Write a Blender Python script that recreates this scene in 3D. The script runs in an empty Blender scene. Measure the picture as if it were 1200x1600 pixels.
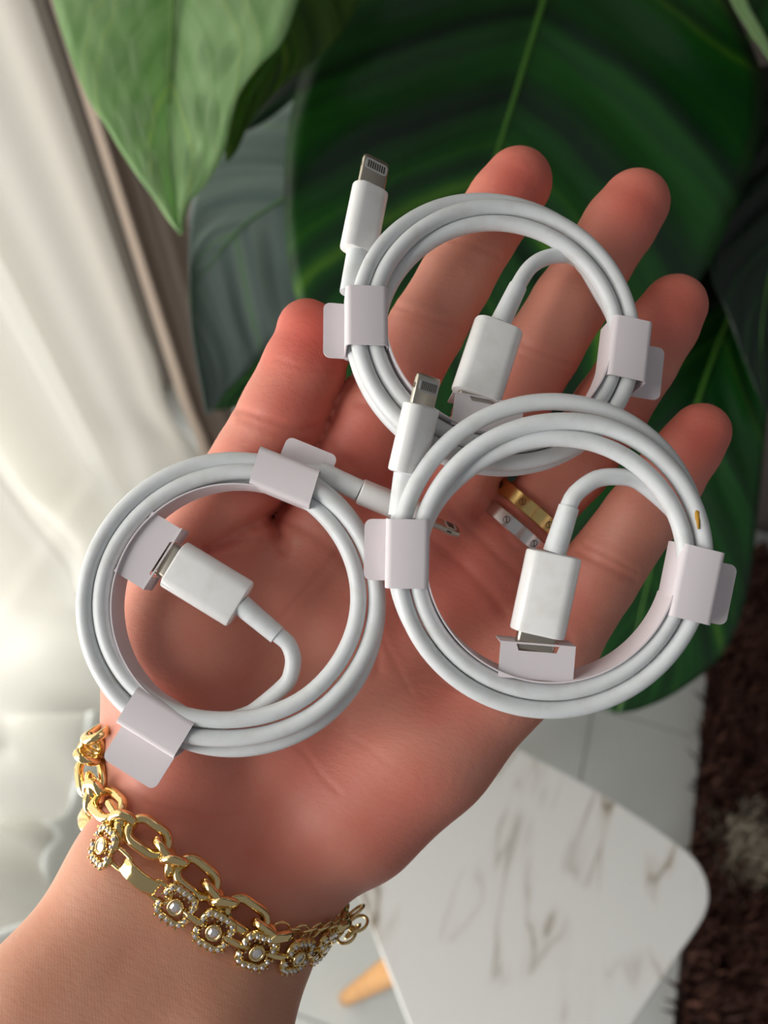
import bpy, bmesh, math, random
import numpy as np
from mathutils import Vector, Matrix
from mathutils.bvhtree import BVHTree

random.seed(7)
rng = np.random.default_rng(7)
scene = bpy.context.scene
COL = scene.collection
PI = math.pi

# ------------------------------------------------------------------ camera
F = 1200.0                                   # focal length in pixels of the 1200x1600 frame
CAM_H = 1.35
cam_data = bpy.data.cameras.new('camera')
cam = bpy.data.objects.new('camera', cam_data)
COL.objects.link(cam)
cam.location = (0, 0, CAM_H)
cam.rotation_euler = (math.radians(90 - 56), 0, math.radians(18))
cam_data.sensor_fit = 'VERTICAL'
cam_data.sensor_height = 32.0
cam_data.lens = 32.0 * F / 1600.0
cam_data.clip_start = 0.01
cam_data.clip_end = 30
cam_data.dof.use_dof = True
cam_data.dof.focus_distance = 0.172
cam_data.dof.aperture_fstop = 24.0 / 2.3
scene.camera = cam
CM = Matrix.Translation((0, 0, CAM_H)) @ cam.rotation_euler.to_matrix().to_4x4()
CR = np.array(CM.to_3x3())
CT = np.array((0, 0, CAM_H))

# ------------------------------------------------------------------ world, light, exposure
scene.view_settings.view_transform = 'Standard'
scene.view_settings.look = 'None'
scene.view_settings.exposure = 0.32
scene.view_settings.gamma = 1.0
scene.view_settings.use_curve_mapping = False
world = bpy.data.worlds.new('world')
scene.world = world
world.use_nodes = True
bg = world.node_tree.nodes['Background']
bg.inputs['Color'].default_value = (0.97, 0.98, 1.0, 1)
bg.inputs['Strength'].default_value = 0.17


def area(name, loc, rot, sx, sy, power, color):
    l = bpy.data.lights.new(name, 'AREA')
    l.shape = 'RECTANGLE'
    l.size = sx
    l.size_y = sy
    l.energy = power
    l.color = color
    o = bpy.data.objects.new(name, l)
    COL.objects.link(o)
    o.location = loc
    o.rotation_euler = rot
    return o


# left-window daylight; unseen uncurtained stretch added to light the hand
area('window_daylight_widened', (-0.92, -0.26, 1.22), (0, math.radians(-90), 0), 2.34, 2.0, 78.0, (1.0, 0.985, 0.96))


# ------------------------------------------------------------------ helpers
def c2w(p):
    """camera space (x right, y up, depth forward; mm) -> world metres"""
    p = np.asarray(p, float)
    q = np.stack([p[..., 0], p[..., 1], -p[..., 2]], -1) * 0.001
    return q @ CR.T + CT


def w2c(p):
    q = (np.asarray(p, float) - CT) @ CR
    return np.stack([q[..., 0], q[..., 1], -q[..., 2]], -1) * 1000


def P(px, py, d):
    """a point at depth d (mm) along the ray of a frame position -> camera space mm"""
    return np.array([(px - 600) / F * d, (800 - py) / F * d, d], float)


def srgb(r, g, b):
    def f(c):
        c /= 255.0
        return c / 12.92 if c <= 0.04045 else ((c + 0.055) / 1.055) ** 2.4
    return (f(r), f(g), f(b), 1.0)


def catmull(pts, n=8, closed=False):
    pts = np.asarray(pts, float)
    m = len(pts)
    out = []
    rngi = range(m if closed else m - 1)
    for i in rngi:
        if closed:
            p0, p1, p2, p3 = pts[(i - 1) % m], pts[i], pts[(i + 1) % m], pts[(i + 2) % m]
        else:
            p1, p2 = pts[i], pts[i + 1]
            p0 = pts[i - 1] if i > 0 else 2 * p1 - p2
            p3 = pts[i + 2] if i + 2 < m else 2 * p2 - p1
        for k in range(n):
            t = k / n
            out.append(0.5 * ((2 * p1) + (-p0 + p2) * t + (2 * p0 - 5 * p1 + 4 * p2 - p3) * t * t
                              + (-p0 + 3 * p1 - 3 * p2 + p3) * t ** 3))
    if not closed:
        out.append(pts[-1])
    return np.array(out)


def resample(pts, n):
    pts = np.asarray(pts, float)
    s = np.concatenate([[0], np.cumsum(np.linalg.norm(np.diff(pts, axis=0), axis=1))])
    t = np.linspace(0, s[-1], n)
    return np.stack([np.interp(t, s, pts[:, k]) for k in range(pts.shape[1])], -1)


def link_mesh(name, verts, faces, mat, parent=None, smooth=True, loc=None):
    """verts in world metres; the object sits at its parent's place (or at loc)"""
    verts = np.asarray(verts, float)
    me = bpy.data.meshes.new(name)
    org = np.array(parent.location) if parent is not None and parent.type == 'EMPTY' else (
        np.array(parent['org']) if parent is not None else (np.asarray(loc, float) if loc is not None else verts.mean(0)))
    me.from_pydata((verts - org).tolist(), [], [list(map(int, f)) for f in faces])
    me.validate()
    if smooth:
        me.polygons.foreach_set('use_smooth', [True] * len(me.polygons))
    o = bpy.data.objects.new(name, me)
    COL.objects.link(o)
    if mat is not None:
        me.materials.append(mat)
    o['org'] = [float(x) for x in org]
    if parent is None:
        o.location = org
    else:
        o.parent = parent
    return o


def empty(name, loc, label=None, cat=None, group=None):
    o = bpy.data.objects.new(name, None)
    COL.objects.link(o)
    o.location = [float(x) for x in loc]
    o.empty_display_size = 0.01
    o['org'] = [float(x) for x in loc]
    tag(o, label, cat, group)
    return o


def tag(o, label=None, cat=None, group=None, kind=None):
    if label:
        o['label'] = label
    if cat:
        o['category'] = cat
    if group:
        o['group'] = group
    if kind:
        o['kind'] = kind
    return o


def set_auto(o, deg=35):
    me = o.data
    bm = bmesh.new()
    bm.from_mesh(me)
    lim = math.radians(deg)
    for e in bm.edges:
        e.smooth = not (len(e.link_faces) == 2 and e.calc_face_angle(0) > lim)
    bm.normal_update()
    bm.to_mesh(me)
    bm.free()


def tube(path, rad, nseg=12, closed=False, cap=True, squash=None):
    """sweep a circle along path; rad scalar or per point"""
    path = np.asarray(path, float)
    n = len(path)
    rad = np.full(n, rad) if np.isscalar(rad) else np.asarray(rad, float)
    if closed:
        T = np.roll(path, -1, 0) - np.roll(path, 1, 0)
    else:
        T = np.gradient(path, axis=0)
    T /= np.linalg.norm(T, axis=1)[:, None]
    N = np.zeros_like(path)
    ref = np.array([0, 0, 1.0]) if abs(T[0, 2]) < 0.9 else np.array([1.0, 0, 0])
    v = ref - T[0] * ref.dot(T[0])
    N[0] = v / np.linalg.norm(v)
    for i in range(1, n):
        v = N[i - 1] - T[i] * N[i - 1].dot(T[i])
        N[i] = v / np.linalg.norm(v)
    if closed:
        B0 = np.cross(T[0], N[0])
        v = N[-1] - T[0] * N[-1].dot(T[0])
        ang = math.atan2(v.dot(B0), v.dot(N[0]))
        for i in range(n):
            a = -ang * i / n
            Bi = np.cross(T[i], N[i])
            N[i] = N[i] * math.cos(a) + Bi * math.sin(a)
    B = np.cross(T, N)
    th = np.linspace(0, 2 * PI, nseg, endpoint=False)
    V = (path[:, None, :] + rad[:, None, None] * (np.cos(th)[None, :, None] * N[:, None, :]
                                                  + np.sin(th)[None, :, None] * B[:, None, :])).reshape(-1, 3)
    faces = []
    for i in range(n if closed else n - 1):
        a0 = i * nseg
        b0 = ((i + 1) % n) * nseg
        for k in range(nseg):
            k2 = (k + 1) % nseg
            faces.append((a0 + k, a0 + k2, b0 + k2, b0 + k))
    if not closed and cap:
        faces.append(tuple(range(nseg))[::-1])
        faces.append(tuple((n - 1) * nseg + k for k in range(nseg)))
    return V, faces


def join(*parts):
    V, Fc, o = [], [], 0
    for v, f in parts:
        v = np.asarray(v, float)
        V.append(v)
        Fc += [tuple(i + o for i in q) for q in f]
        o += len(v)
    return np.concatenate(V), Fc


def box(c, x, y, z):
    """box from centre and three half-axis vectors"""
    c, x, y, z = (np.asarray(a, float) for a in (c, x, y, z))
    V = [c + sx * x + sy * y + sz * z for sx in (-1, 1) for sy in (-1, 1) for sz in (-1, 1)]
    Fc = [(0, 1, 3, 2), (4, 6, 7, 5), (0, 4, 5, 1), (2, 3, 7, 6), (0, 2, 6, 4), (1, 5, 7, 3)]
    return np.array(V), Fc


def rrect(w, h, r, n=5):
    pts = []
    for cx, cy, a0 in ((w / 2 - r, h / 2 - r, 0), (-w / 2 + r, h / 2 - r, 90), (-w / 2 + r, -h / 2 + r, 180), (w / 2 - r, -h / 2 + r, 270)):
        for k in range(n + 1):
            a = math.radians(a0 + 90 * k / n)
            pts.append((cx + r * math.cos(a), cy + r * math.sin(a)))
    return np.array(pts)


def loft(p0, p1, xd, yd, prof_fn, ts):
    """loft of profile rings between p0 and p1; prof_fn(k) -> Nx2"""
    V, Fc = [], []
    n = None
    for k, t in enumerate(ts):
        pr = prof_fn(k)
        n = len(pr)
        c = p0 + (p1 - p0) * t
        V.append(c + pr[:, :1] * xd + pr[:, 1:] * yd)
    V = np.concatenate(V)
    m = len(ts)
    for i in range(m - 1):
        for k in range(n):
            k2 = (k + 1) % n
            Fc.append((i * n + k, i * n + k2, (i + 1) * n + k2, (i + 1) * n + k))
    Fc.append(tuple(range(n))[::-1])
    Fc.append(tuple((m - 1) * n + k for k in range(n)))
    return V, Fc


def plate(poly, ex, ey, ez, org, th):
    """extruded flat polygon (2D points) of thickness th along ez"""
    poly = np.asarray(poly, float)
    n = len(poly)
    top = org + poly[:, :1] * ex + poly[:, 1:] * ey + ez * th / 2
    bot = top - ez * th
    V = np.concatenate([top, bot])
    Fc = [tuple(range(n)), tuple(range(2 * n - 1, n - 1, -1))]
    for k in range(n):
        k2 = (k + 1) % n
        Fc.append((k, n + k, n + k2, k2))
    return V, Fc


# ------------------------------------------------------------------ materials
MATS = {}


def mat(name, color, rough=0.5, metal=0.0, spec=0.5, bump=None, mottle=None, coat=0.0, sss=None, trans=0.0, sheen=0.0):
    m = bpy.data.materials.new(name)
    m.use_nodes = True
    nt = m.node_tree
    b = nt.nodes['Principled BSDF']
    b.inputs['Base Color'].default_value = color
    b.inputs['Roughness'].default_value = rough
    b.inputs['Metallic'].default_value = metal
    b.inputs['Specular IOR Level'].default_value = spec
    b.inputs['Coat Weight'].default_value = coat
    b.inputs['Transmission Weight'].default_value = trans
    b.inputs['Sheen Weight'].default_value = sheen
    tc = nt.nodes.new('ShaderNodeTexCoord')
    if mottle:
        sc, col2, amt = mottle
        nz = nt.nodes.new('ShaderNodeTexNoise')
        nz.inputs['Scale'].default_value = sc
        nz.inputs['Detail'].default_value = 4
        nt.links.new(tc.outputs['Object'], nz.inputs['Vector'])
        rp = nt.nodes.new('ShaderNodeMapRange')
        rp.inputs[1].default_value = 0.5
        rp.inputs[2].default_value = 0.75
        rp.inputs[3].default_value = 0
        rp.inputs[4].default_value = amt
        nt.links.new(nz.outputs['Fac'], rp.inputs[0])
        mx = nt.nodes.new('ShaderNodeMix')
        mx.data_type = 'RGBA'
        mx.inputs[6].default_value = color
        mx.inputs[7].default_value = col2
        nt.links.new(rp.outputs[0], mx.inputs[0])
        nt.links.new(mx.outputs[2], b.inputs['Base Color'])
    if bump:
        sc, st, dist = bump
        nz = nt.nodes.new('ShaderNodeTexNoise')
        nz.inputs['Scale'].default_value = sc
        nz.inputs['Detail'].default_value = 3
        nt.links.new(tc.outputs['Object'], nz.inputs['Vector'])
        bp = nt.nodes.new('ShaderNodeBump')
        bp.inputs['Strength'].default_value = st
        bp.inputs['Distance'].default_value = dist
        nt.links.new(nz.outputs['Fac'], bp.inputs['Height'])
        nt.links.new(bp.outputs['Normal'], b.inputs['Normal'])
    if sss:
        b.inputs['Subsurface Weight'].default_value = sss[0]
        b.inputs['Subsurface Radius'].default_value = sss[1]
        b.inputs['Subsurface Scale'].default_value = sss[2]
    MATS[name] = m
    return m


M_CORD = mat('cord_rubber', srgb(220, 223, 224), 0.4, mottle=(260, srgb(202, 201, 194), 0.5), bump=(900, 0.08, 0.0003))
M_PLUG = mat('plug_plastic', srgb(238, 237, 235), 0.2, mottle=(180, srgb(216, 212, 204), 0.5))
M_PAPER = mat('paper_card', srgb(222, 214, 217), 0.7, spec=0.2, mottle=(300, srgb(220, 212, 214), 0.35), bump=(1500, 0.05, 0.0002))
M_STEEL = mat('plug_metal', srgb(196, 188, 174), 0.28, metal=1.0)
M_CONTACT_PAD = mat('contact_pad_plastic', srgb(190, 190, 188), 0.5)
M_CONTACT = mat('contact_metal', srgb(105, 98, 88), 0.35, metal=1.0)
M_GOLD = mat('gold', (0.87, 0.67, 0.33, 1), 0.13, metal=1.0)
M_GOLD_RING = mat('gold_ring', (0.80, 0.57, 0.22, 1), 0.22, metal=1.0, bump=(700, 0.1, 0.0002))
M_SILVER_RING = mat('silver_ring', (0.72, 0.70, 0.68, 1), 0.22, metal=1.0, bump=(700, 0.1, 0.0002))
M_ENGRAVE = mat('engraving', srgb(70, 50, 30), 0.5)
M_CRYSTAL = mat('crystal', (0.80, 0.76, 0.76, 1), 0.08, metal=0.75, spec=1.0, coat=1.0)
M_STAIN = mat('stain_mustard', srgb(190, 140, 40), 0.7)
M_NAIL = mat('nail', srgb(226, 180, 165), 0.3)
M_TILE = mat('floor_tile', srgb(205, 208, 205), 0.35, mottle=(6, srgb(190, 193, 190), 0.5))
M_GROUT = mat('floor_grout', srgb(182, 184, 181), 0.8)
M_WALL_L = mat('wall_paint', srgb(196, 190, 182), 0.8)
M_WALL_B = mat('wall_shade_tone', srgb(88, 80, 76), 0.85)  # shade behind the plant painted in as a dark wall colour
M_POT = mat('pot_ceramic', srgb(46, 42, 40), 0.5)
M_SOIL = mat('soil', srgb(50, 36, 26), 0.95, bump=(90, 0.8, 0.01))
M_STALK = mat('stalk', srgb(70, 110, 45), 0.45)
M_WOOD = mat('leg_wood', srgb(205, 150, 88), 0.45, mottle=(40, srgb(175, 118, 62), 0.8))
M_TABLE_EDGE = mat('table_edge', srgb(226, 224, 220), 0.4)
M_RUG_BASE = mat('rug_backing', srgb(38, 22, 17), 0.95)
M_TAUPE = mat('taupe_satin', srgb(206, 184, 168), 0.38, spec=0.6, sheen=0.3)


def skin_material():
    m = bpy.data.materials.new('skin')
    m.use_nodes = True
    nt = m.node_tree
    b = nt.nodes['Principled BSDF']
    at = nt.nodes.new('ShaderNodeAttribute')
    at.attribute_name = 'skin_tone'
    tc = nt.nodes.new('ShaderNodeTexCoord')
    nz = nt.nodes.new('ShaderNodeTexNoise')
    nz.inputs['Scale'].default_value = 110
    nz.inputs['Detail'].default_value = 5
    nt.links.new(tc.outputs['Object'], nz.inputs['Vector'])
    mr = nt.nodes.new('ShaderNodeMapRange')
    mr.inputs[1].default_value = 0.35
    mr.inputs[2].default_value = 0.75
    mr.inputs[3].default_value = 0.0
    mr.inputs[4].default_value = 0.38
    nt.links.new(nz.outputs['Fac'], mr.inputs[0])
    mx = nt.nodes.new('ShaderNodeMix')
    mx.data_type = 'RGBA'
    mx.blend_type = 'MULTIPLY'
    mx.inputs[7].default_value = (0.93, 0.66, 0.60, 1)
    nt.links.new(mr.outputs[0], mx.inputs[0])
    nt.links.new(at.outputs['Color'], mx.inputs[6])
    nt.links.new(mx.outputs[2], b.inputs['Base Color'])
    b.inputs['Roughness'].default_value = 0.5
    b.inputs['Specular IOR Level'].default_value = 0.4
    b.inputs['Subsurface Weight'].default_value = 0.25
    b.inputs['Subsurface Radius'].default_value = (1.0, 0.35, 0.2)
    b.inputs['Subsurface Scale'].default_value = 0.0028
    # fine skin lines: stretched cells plus grain
    mp = nt.nodes.new('ShaderNodeMapping')
    mp.inputs['Rotation'].default_value = (0.3, 0.5, 0.7)
    mp.inputs['Scale'].default_value = (1.0, 2.6, 1.6)
    nt.links.new(tc.outputs['Object'], mp.inputs['Vector'])
    vo = nt.nodes.new('ShaderNodeTexVoronoi')
    vo.feature = 'DISTANCE_TO_EDGE'
    vo.inputs['Scale'].default_value = 430
    nt.links.new(mp.outputs['Vector'], vo.inputs['Vector'])
    n2 = nt.nodes.new('ShaderNodeTexNoise')
    n2.inputs['Scale'].default_value = 340
    n2.inputs['Detail'].default_value = 6
    nt.links.new(mp.outputs['Vector'], n2.inputs['Vector'])
    cl = nt.nodes.new('ShaderNodeMapRange')
    cl.inputs[1].default_value = 0.0
    cl.inputs[2].default_value = 0.12
    nt.links.new(vo.outputs['Distance'], cl.inputs[0])
    ad = nt.nodes.new('ShaderNodeMath')
    ad.operation = 'MULTIPLY_ADD'
    ad.inputs[1].default_value = 0.10
    nt.links.new(cl.outputs[0], ad.inputs[0])
    nt.links.new(n2.outputs['Fac'], ad.inputs[2])
    bp = nt.nodes.new('ShaderNodeBump')
    bp.inputs['Strength'].default_value = 0.45
    bp.inputs['Distance'].default_value = 0.00026
    wv = nt.nodes.new('ShaderNodeTexWave')
    wv.inputs['Scale'].default_value = 520
    wv.inputs['Distortion'].default_value = 9
    wv.inputs['Detail'].default_value = 2
    wv.inputs['Detail Scale'].default_value = 0.12
    mp2 = nt.nodes.new('ShaderNodeMapping')
    mp2.inputs['Rotation'].default_value = (0.4, 0.2, -0.6)
    nt.links.new(tc.outputs['Object'], mp2.inputs['Vector'])
    nt.links.new(mp2.outputs['Vector'], wv.inputs['Vector'])
    ad2 = nt.nodes.new('ShaderNodeMath')
    ad2.operation = 'MULTIPLY_ADD'
    ad2.inputs[1].default_value = 0.07
    nt.links.new(wv.outputs['Fac'], ad2.inputs[0])
    nt.links.new(ad.outputs[0], ad2.inputs[2])
    nt.links.new(ad2.outputs[0], bp.inputs['Height'])
    nt.links.new(bp.outputs['Normal'], b.inputs['Normal'])
    return m


M_SKIN = skin_material()


def sheer_material():
    m = bpy.data.materials.new('sheer_fabric')
    m.use_nodes = True
    nt = m.node_tree
    nt.nodes.remove(nt.nodes['Principled BSDF'])
    out = nt.nodes['Material Output']
    d = nt.nodes.new('ShaderNodeBsdfDiffuse')
    d.inputs['Color'].default_value = srgb(226, 224, 216)
    t = nt.nodes.new('ShaderNodeBsdfTranslucent')
    t.inputs['Color'].default_value = srgb(160, 158, 151)
    tr = nt.nodes.new('ShaderNodeBsdfTransparent')
    m1 = nt.nodes.new('ShaderNodeMixShader')
    m1.inputs[0].default_value = 0.5
    nt.links.new(d.outputs[0], m1.inputs[1])
    nt.links.new(t.outputs[0], m1.inputs[2])
    m2 = nt.nodes.new('ShaderNodeMixShader')
    m2.inputs[0].default_value = 0.04
    nt.links.new(m1.outputs[0], m2.inputs[1])
    nt.links.new(tr.outputs[0], m2.inputs[2])
    nt.links.new(m2.outputs[0], out.inputs['Surface'])
    return m


M_SHEER = sheer_material()


def marble_material():
    m = bpy.data.materials.new('marble_top')
    m.use_nodes = True
    nt = m.node_tree
    b = nt.nodes['Principled BSDF']
    b.inputs['Roughness'].default_value = 0.3
    tc = nt.nodes.new('ShaderNodeTexCoord')
    mp = nt.nodes.new('ShaderNodeMapping')
    mp.inputs['Rotation'].default_value = (0, 0, math.radians(-8))
    mp.inputs['Scale'].default_value = (9, 2.1, 1)
    nt.links.new(tc.outputs['Object'], mp.inputs['Vector'])
    nz = nt.nodes.new('ShaderNodeTexNoise')
    nz.inputs['Scale'].default_value = 1.6
    nz.inputs['Detail'].default_value = 3
    nz.inputs['Distortion'].default_value = 0.35
    nt.links.new(mp.outputs['Vector'], nz.inputs['Vector'])
    rp = nt.nodes.new('ShaderNodeValToRGB')
    e = rp.color_ramp.elements
    e[0].position = 0.45
    e[0].color = srgb(232, 231, 228)
    e[1].position = 0.55
    e[1].color = srgb(232, 231, 228)
    for pos, c in ((0.485, srgb(222, 218, 212)), (0.5, srgb(150, 138, 120)), (0.515, srgb(220, 215, 208))):
        k = e.new(pos)
        k.color = c
    nt.links.new(nz.outputs['Fac'], rp.inputs[0])
    # veins only here and there
    n2 = nt.nodes.new('ShaderNodeTexNoise')
    n2.inputs['Scale'].default_value = 7
    nt.links.new(tc.outputs['Object'], n2.inputs['Vector'])
    mr = nt.nodes.new('ShaderNodeMapRange')
    mr.inputs[1].default_value = 0.46
    mr.inputs[2].default_value = 0.62
    nt.links.new(n2.outputs['Fac'], mr.inputs[0])
    mx = nt.nodes.new('ShaderNodeMix')
    mx.data_type = 'RGBA'
    mx.inputs[6].default_value = srgb(232, 231, 228)
    nt.links.new(mr.outputs[0], mx.inputs[0])
    nt.links.new(rp.outputs[0], mx.inputs[7])
    nt.links.new(mx.outputs[2], b.inputs['Base Color'])
    return m


M_MARBLE = marble_material()


def leaf_material(name, dark, light, vein, rough=0.35, translucent=0.0, freq=14.0, spec=0.5):
    m = bpy.data.materials.new(name)
    m.use_nodes = True
    nt = m.node_tree
    b = nt.nodes['Principled BSDF']
    b.inputs['Roughness'].default_value = rough
    b.inputs['Specular IOR Level'].default_value = spec
    at = nt.nodes.new('ShaderNodeAttribute')
    at.attribute_name = 'leaf_uv'           # x: vein phase, y: 0 rib .. 1 rim
    sp = nt.nodes.new('ShaderNodeSeparateXYZ')
    nt.links.new(at.outputs['Vector'], sp.inputs[0])
    tc = nt.nodes.new('ShaderNodeTexCoord')
    nz = nt.nodes.new('ShaderNodeTexNoise')
    nz.inputs['Scale'].default_value = 14
    nz.inputs['Detail'].default_value = 3
    nt.links.new(tc.outputs['Object'], nz.inputs['Vector'])
    ad = nt.nodes.new('ShaderNodeMath')
    ad.operation = 'MULTIPLY_ADD'
    ad.inputs[1].default_value = 0.55
    nt.links.new(nz.outputs['Fac'], ad.inputs[0])
    ph = nt.nodes.new('ShaderNodeMath')
    ph.operation = 'MULTIPLY'
    ph.inputs[1].default_value = freq
    nt.links.new(sp.outputs['X'], ph.inputs[0])
    nt.links.new(ph.outputs[0], ad.inputs[2])
    cb = nt.nodes.new('ShaderNodeCombineXYZ')
    nt.links.new(ad.outputs[0], cb.inputs[0])
    n2 = nt.nodes.new('ShaderNodeTexNoise')
    n2.noise_dimensions = '1D'
    n2.inputs['Scale'].default_value = 1.0
    n2.inputs['Detail'].default_value = 1.6
    nt.links.new(ad.outputs[0], n2.inputs['W'])
    rp = nt.nodes.new('ShaderNodeValToRGB')
    e = rp.color_ramp.elements
    e[0].position = 0.34
    e[0].color = dark
    e[1].position = 0.60
    e[1].color = light
    k = e.new(0.76)
    k.color = vein
    nt.links.new(n2.outputs['Fac'], rp.inputs[0])
    nt.links.new(rp.outputs[0], b.inputs['Base Color'])
    bp = nt.nodes.new('ShaderNodeBump')
    bp.inputs['Strength'].default_value = 0.35
    bp.inputs['Distance'].default_value = 0.003
    nt.links.new(n2.outputs['Fac'], bp.inputs['Height'])
    nt.links.new(bp.outputs['Normal'], b.inputs['Normal'])
    if translucent:
        t = nt.nodes.new('ShaderNodeBsdfTranslucent')
        nt.links.new(rp.outputs[0], t.inputs['Color'])
        mx = nt.nodes.new('ShaderNodeMixShader')
        mx.inputs[0].default_value = translucent
        nt.links.new(b.outputs[0], mx.inputs[1])
        nt.links.new(t.outputs[0], mx.inputs[2])
        nt.links.new(mx.outputs[0], nt.nodes['Material Output'].inputs['Surface'])
    return m


M_LEAF_BRIGHT = leaf_material('leaf_bright', srgb(164, 206, 140), srgb(186, 220, 164), srgb(196, 224, 130), 0.38, 0.45)
M_LEAF_OLIVE = leaf_material('leaf_olive', srgb(52, 86, 22), srgb(76, 112, 28), srgb(120, 150, 40), 0.4, 0.25)
M_LEAF_DARK = leaf_material('leaf_dark', srgb(5, 38, 15), srgb(24, 80, 22), srgb(80, 128, 30), 0.34, 0.08)
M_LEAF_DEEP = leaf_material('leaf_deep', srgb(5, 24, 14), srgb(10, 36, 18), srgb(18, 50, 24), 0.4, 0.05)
M_LEAF_SKY_SHEEN = leaf_material('leaf_sky_sheen', srgb(116, 134, 132), srgb(142, 158, 154), srgb(124, 162, 124), 0.3, 0.05)  # sky reflection painted in as blue-grey leaf colour
M_LEAF_MID = leaf_material('leaf_mid', srgb(8, 50, 16), srgb(22, 78, 24), srgb(70, 114, 34), 0.36, 0.15)
M_RIB_LIGHT = mat('rib_light', srgb(128, 168, 90), 0.45)
M_RIB_DARK = mat('rib_dark', srgb(70, 120, 40), 0.45)
M_RIB_BLUE = mat('rib_blue', srgb(104, 142, 100), 0.45)


def pile_material():
    m = bpy.data.materials.new('rug_pile')
    m.use_nodes = True
    nt = m.node_tree
    b = nt.nodes['Principled BSDF']
    b.inputs['Roughness'].default_value = 0.8
    at = nt.nodes.new('ShaderNodeAttribute')
    at.attribute_name = 'yarn'
    nt.links.new(at.outputs['Color'], b.inputs['Base Color'])
    return m


M_PILE = pile_material()

# ------------------------------------------------------------------ the room
def room_box(name, lo, hi, m, parent=None):
    lo, hi = np.array(lo, float), np.array(hi, float)
    c, h = (lo + hi) / 2, (hi - lo) / 2
    V, Fc = box(c, (h[0], 0, 0), (0, h[1], 0), (0, 0, h[2]))
    return link_mesh(name, V, Fc, m, parent, smooth=False)


floor = room_box('floor', (-1.0, -1.2, -0.03), (1.9, 1.2, -0.004), M_GROUT)
tag(floor, 'pale grey tiled floor under the plant and table', kind='structure')
tile_me = None
for i in range(-2, 3):
    for j in range(-2, 2):
        x0, y0 = 0.212 + i * 0.6, -0.02 + j * 0.6
        x1, y1 = min(x0 + 0.597, 1.9), min(y0 + 0.597, 1.2)
        x0 = max(x0, -1.0)
        y0 = max(y0, -1.2)
        if x1 - x0 < 0.05 or y1 - y0 < 0.05:
            continue
        room_box('tile', (x0, y0, -0.006), (x1, y1, 0.0), M_TILE, floor)

wl = empty('wall_left', (-0.95, 0, 0), 'left wall with the window opening, widened unseen past the curtains')
wl['kind'] = 'structure'
for nm, lo, hi in (('wall_panel', (-1.0, -1.2, 0), (-0.88, 1.2, 0.04)), ('wall_panel', (-1.0, -1.3, 2.40), (-0.88, 1.2, 2.7)),
                   ('wall_panel', (-1.0, 0.75, 0.04), (-0.88, 1.2, 2.40)), ('wall_panel', (-1.0, -1.5, 0.0), (-0.88, -1.27, 2.7))):
    room_box(nm, lo, hi, M_WALL_L, wl)
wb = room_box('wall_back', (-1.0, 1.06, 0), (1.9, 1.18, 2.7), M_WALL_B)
tag(wb, 'back wall behind the plant, its shade painted into the colour', kind='structure')


def curtain(name, b0, b1, a0, amp, wl_, m, n=160, foot=0.0, phase=0.0, taper=0.0, seed=1):
    r = np.random.default_rng(seed)
    bs = np.linspace(b0, b1, n)
    zs = np.concatenate([np.linspace(0.0, 0.5, 26), np.linspace(0.55, 2.6, 20)])
    ph = phase + (bs - b0) / wl_ * 2 * PI
    ph = ph + 0.9 * np.sin(ph * 0.37 + seed) + 0.5 * np.sin(ph * 0.21)
    V, Fc = [], []
    fade = np.clip((0.74 - bs) / 0.16, 0.25, 1) if foot > 0.05 else np.ones(n)
    for z in zs:
        k = max(0.0, 1 - z / 0.4)
        a = a0 + amp * (1 + 0.25 * np.sin(z * 2 + bs * 3)) * np.sin(ph + 0.25 * np.sin(z * 1.7)) + amp * 0.35 * np.sin(2.3 * ph + z)
        a = a0 + (a - a0) * fade + (foot * k ** 1.5 * (0.75 + 0.35 * np.sin(bs * 23 + 1.3)) + foot * 0.3 * k * np.sin(bs * 41 + z * 30)) * np.where(fade < 0.99, fade * 0.6, 1)
        bb = bs + taper * (z / 2.6) + foot * 0.25 * k * np.sin(bs * 31 + z * 18)
        V.append(np.stack([a, bb, np.full(n, z + 0.004)], -1))
    V = np.concatenate(V)
    for i in range(len(zs) - 1):
        for k in range(n - 1):
            Fc.append((i * n + k, i * n + k + 1, (i + 1) * n + k + 1, (i + 1) * n + k))
    o = link_mesh(name, V, Fc, m, None, loc=(a0, (b0 + b1) / 2, 0))
    sd = o.modifiers.new('thick', 'SOLIDIFY')
    sd.thickness = 0.0012
    return o


o = curtain('sheer_curtain', -0.28, 0.84, -0.71, 0.045, 0.20, M_SHEER, foot=0.12, seed=3)
o.modifiers.remove(o.modifiers[0])
tag(o, 'white sheer curtain glowing with daylight, its hem bunched on the floor', 'curtain')
o = curtain('taupe_curtain', 0.76, 0.92, -0.628, 0.022, 0.085, M_TAUPE, n=90, foot=0.02, phase=1.0, seed=5)
tag(o, 'taupe satin drape in narrow folds beside the white sheer', 'curtain')

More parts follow.
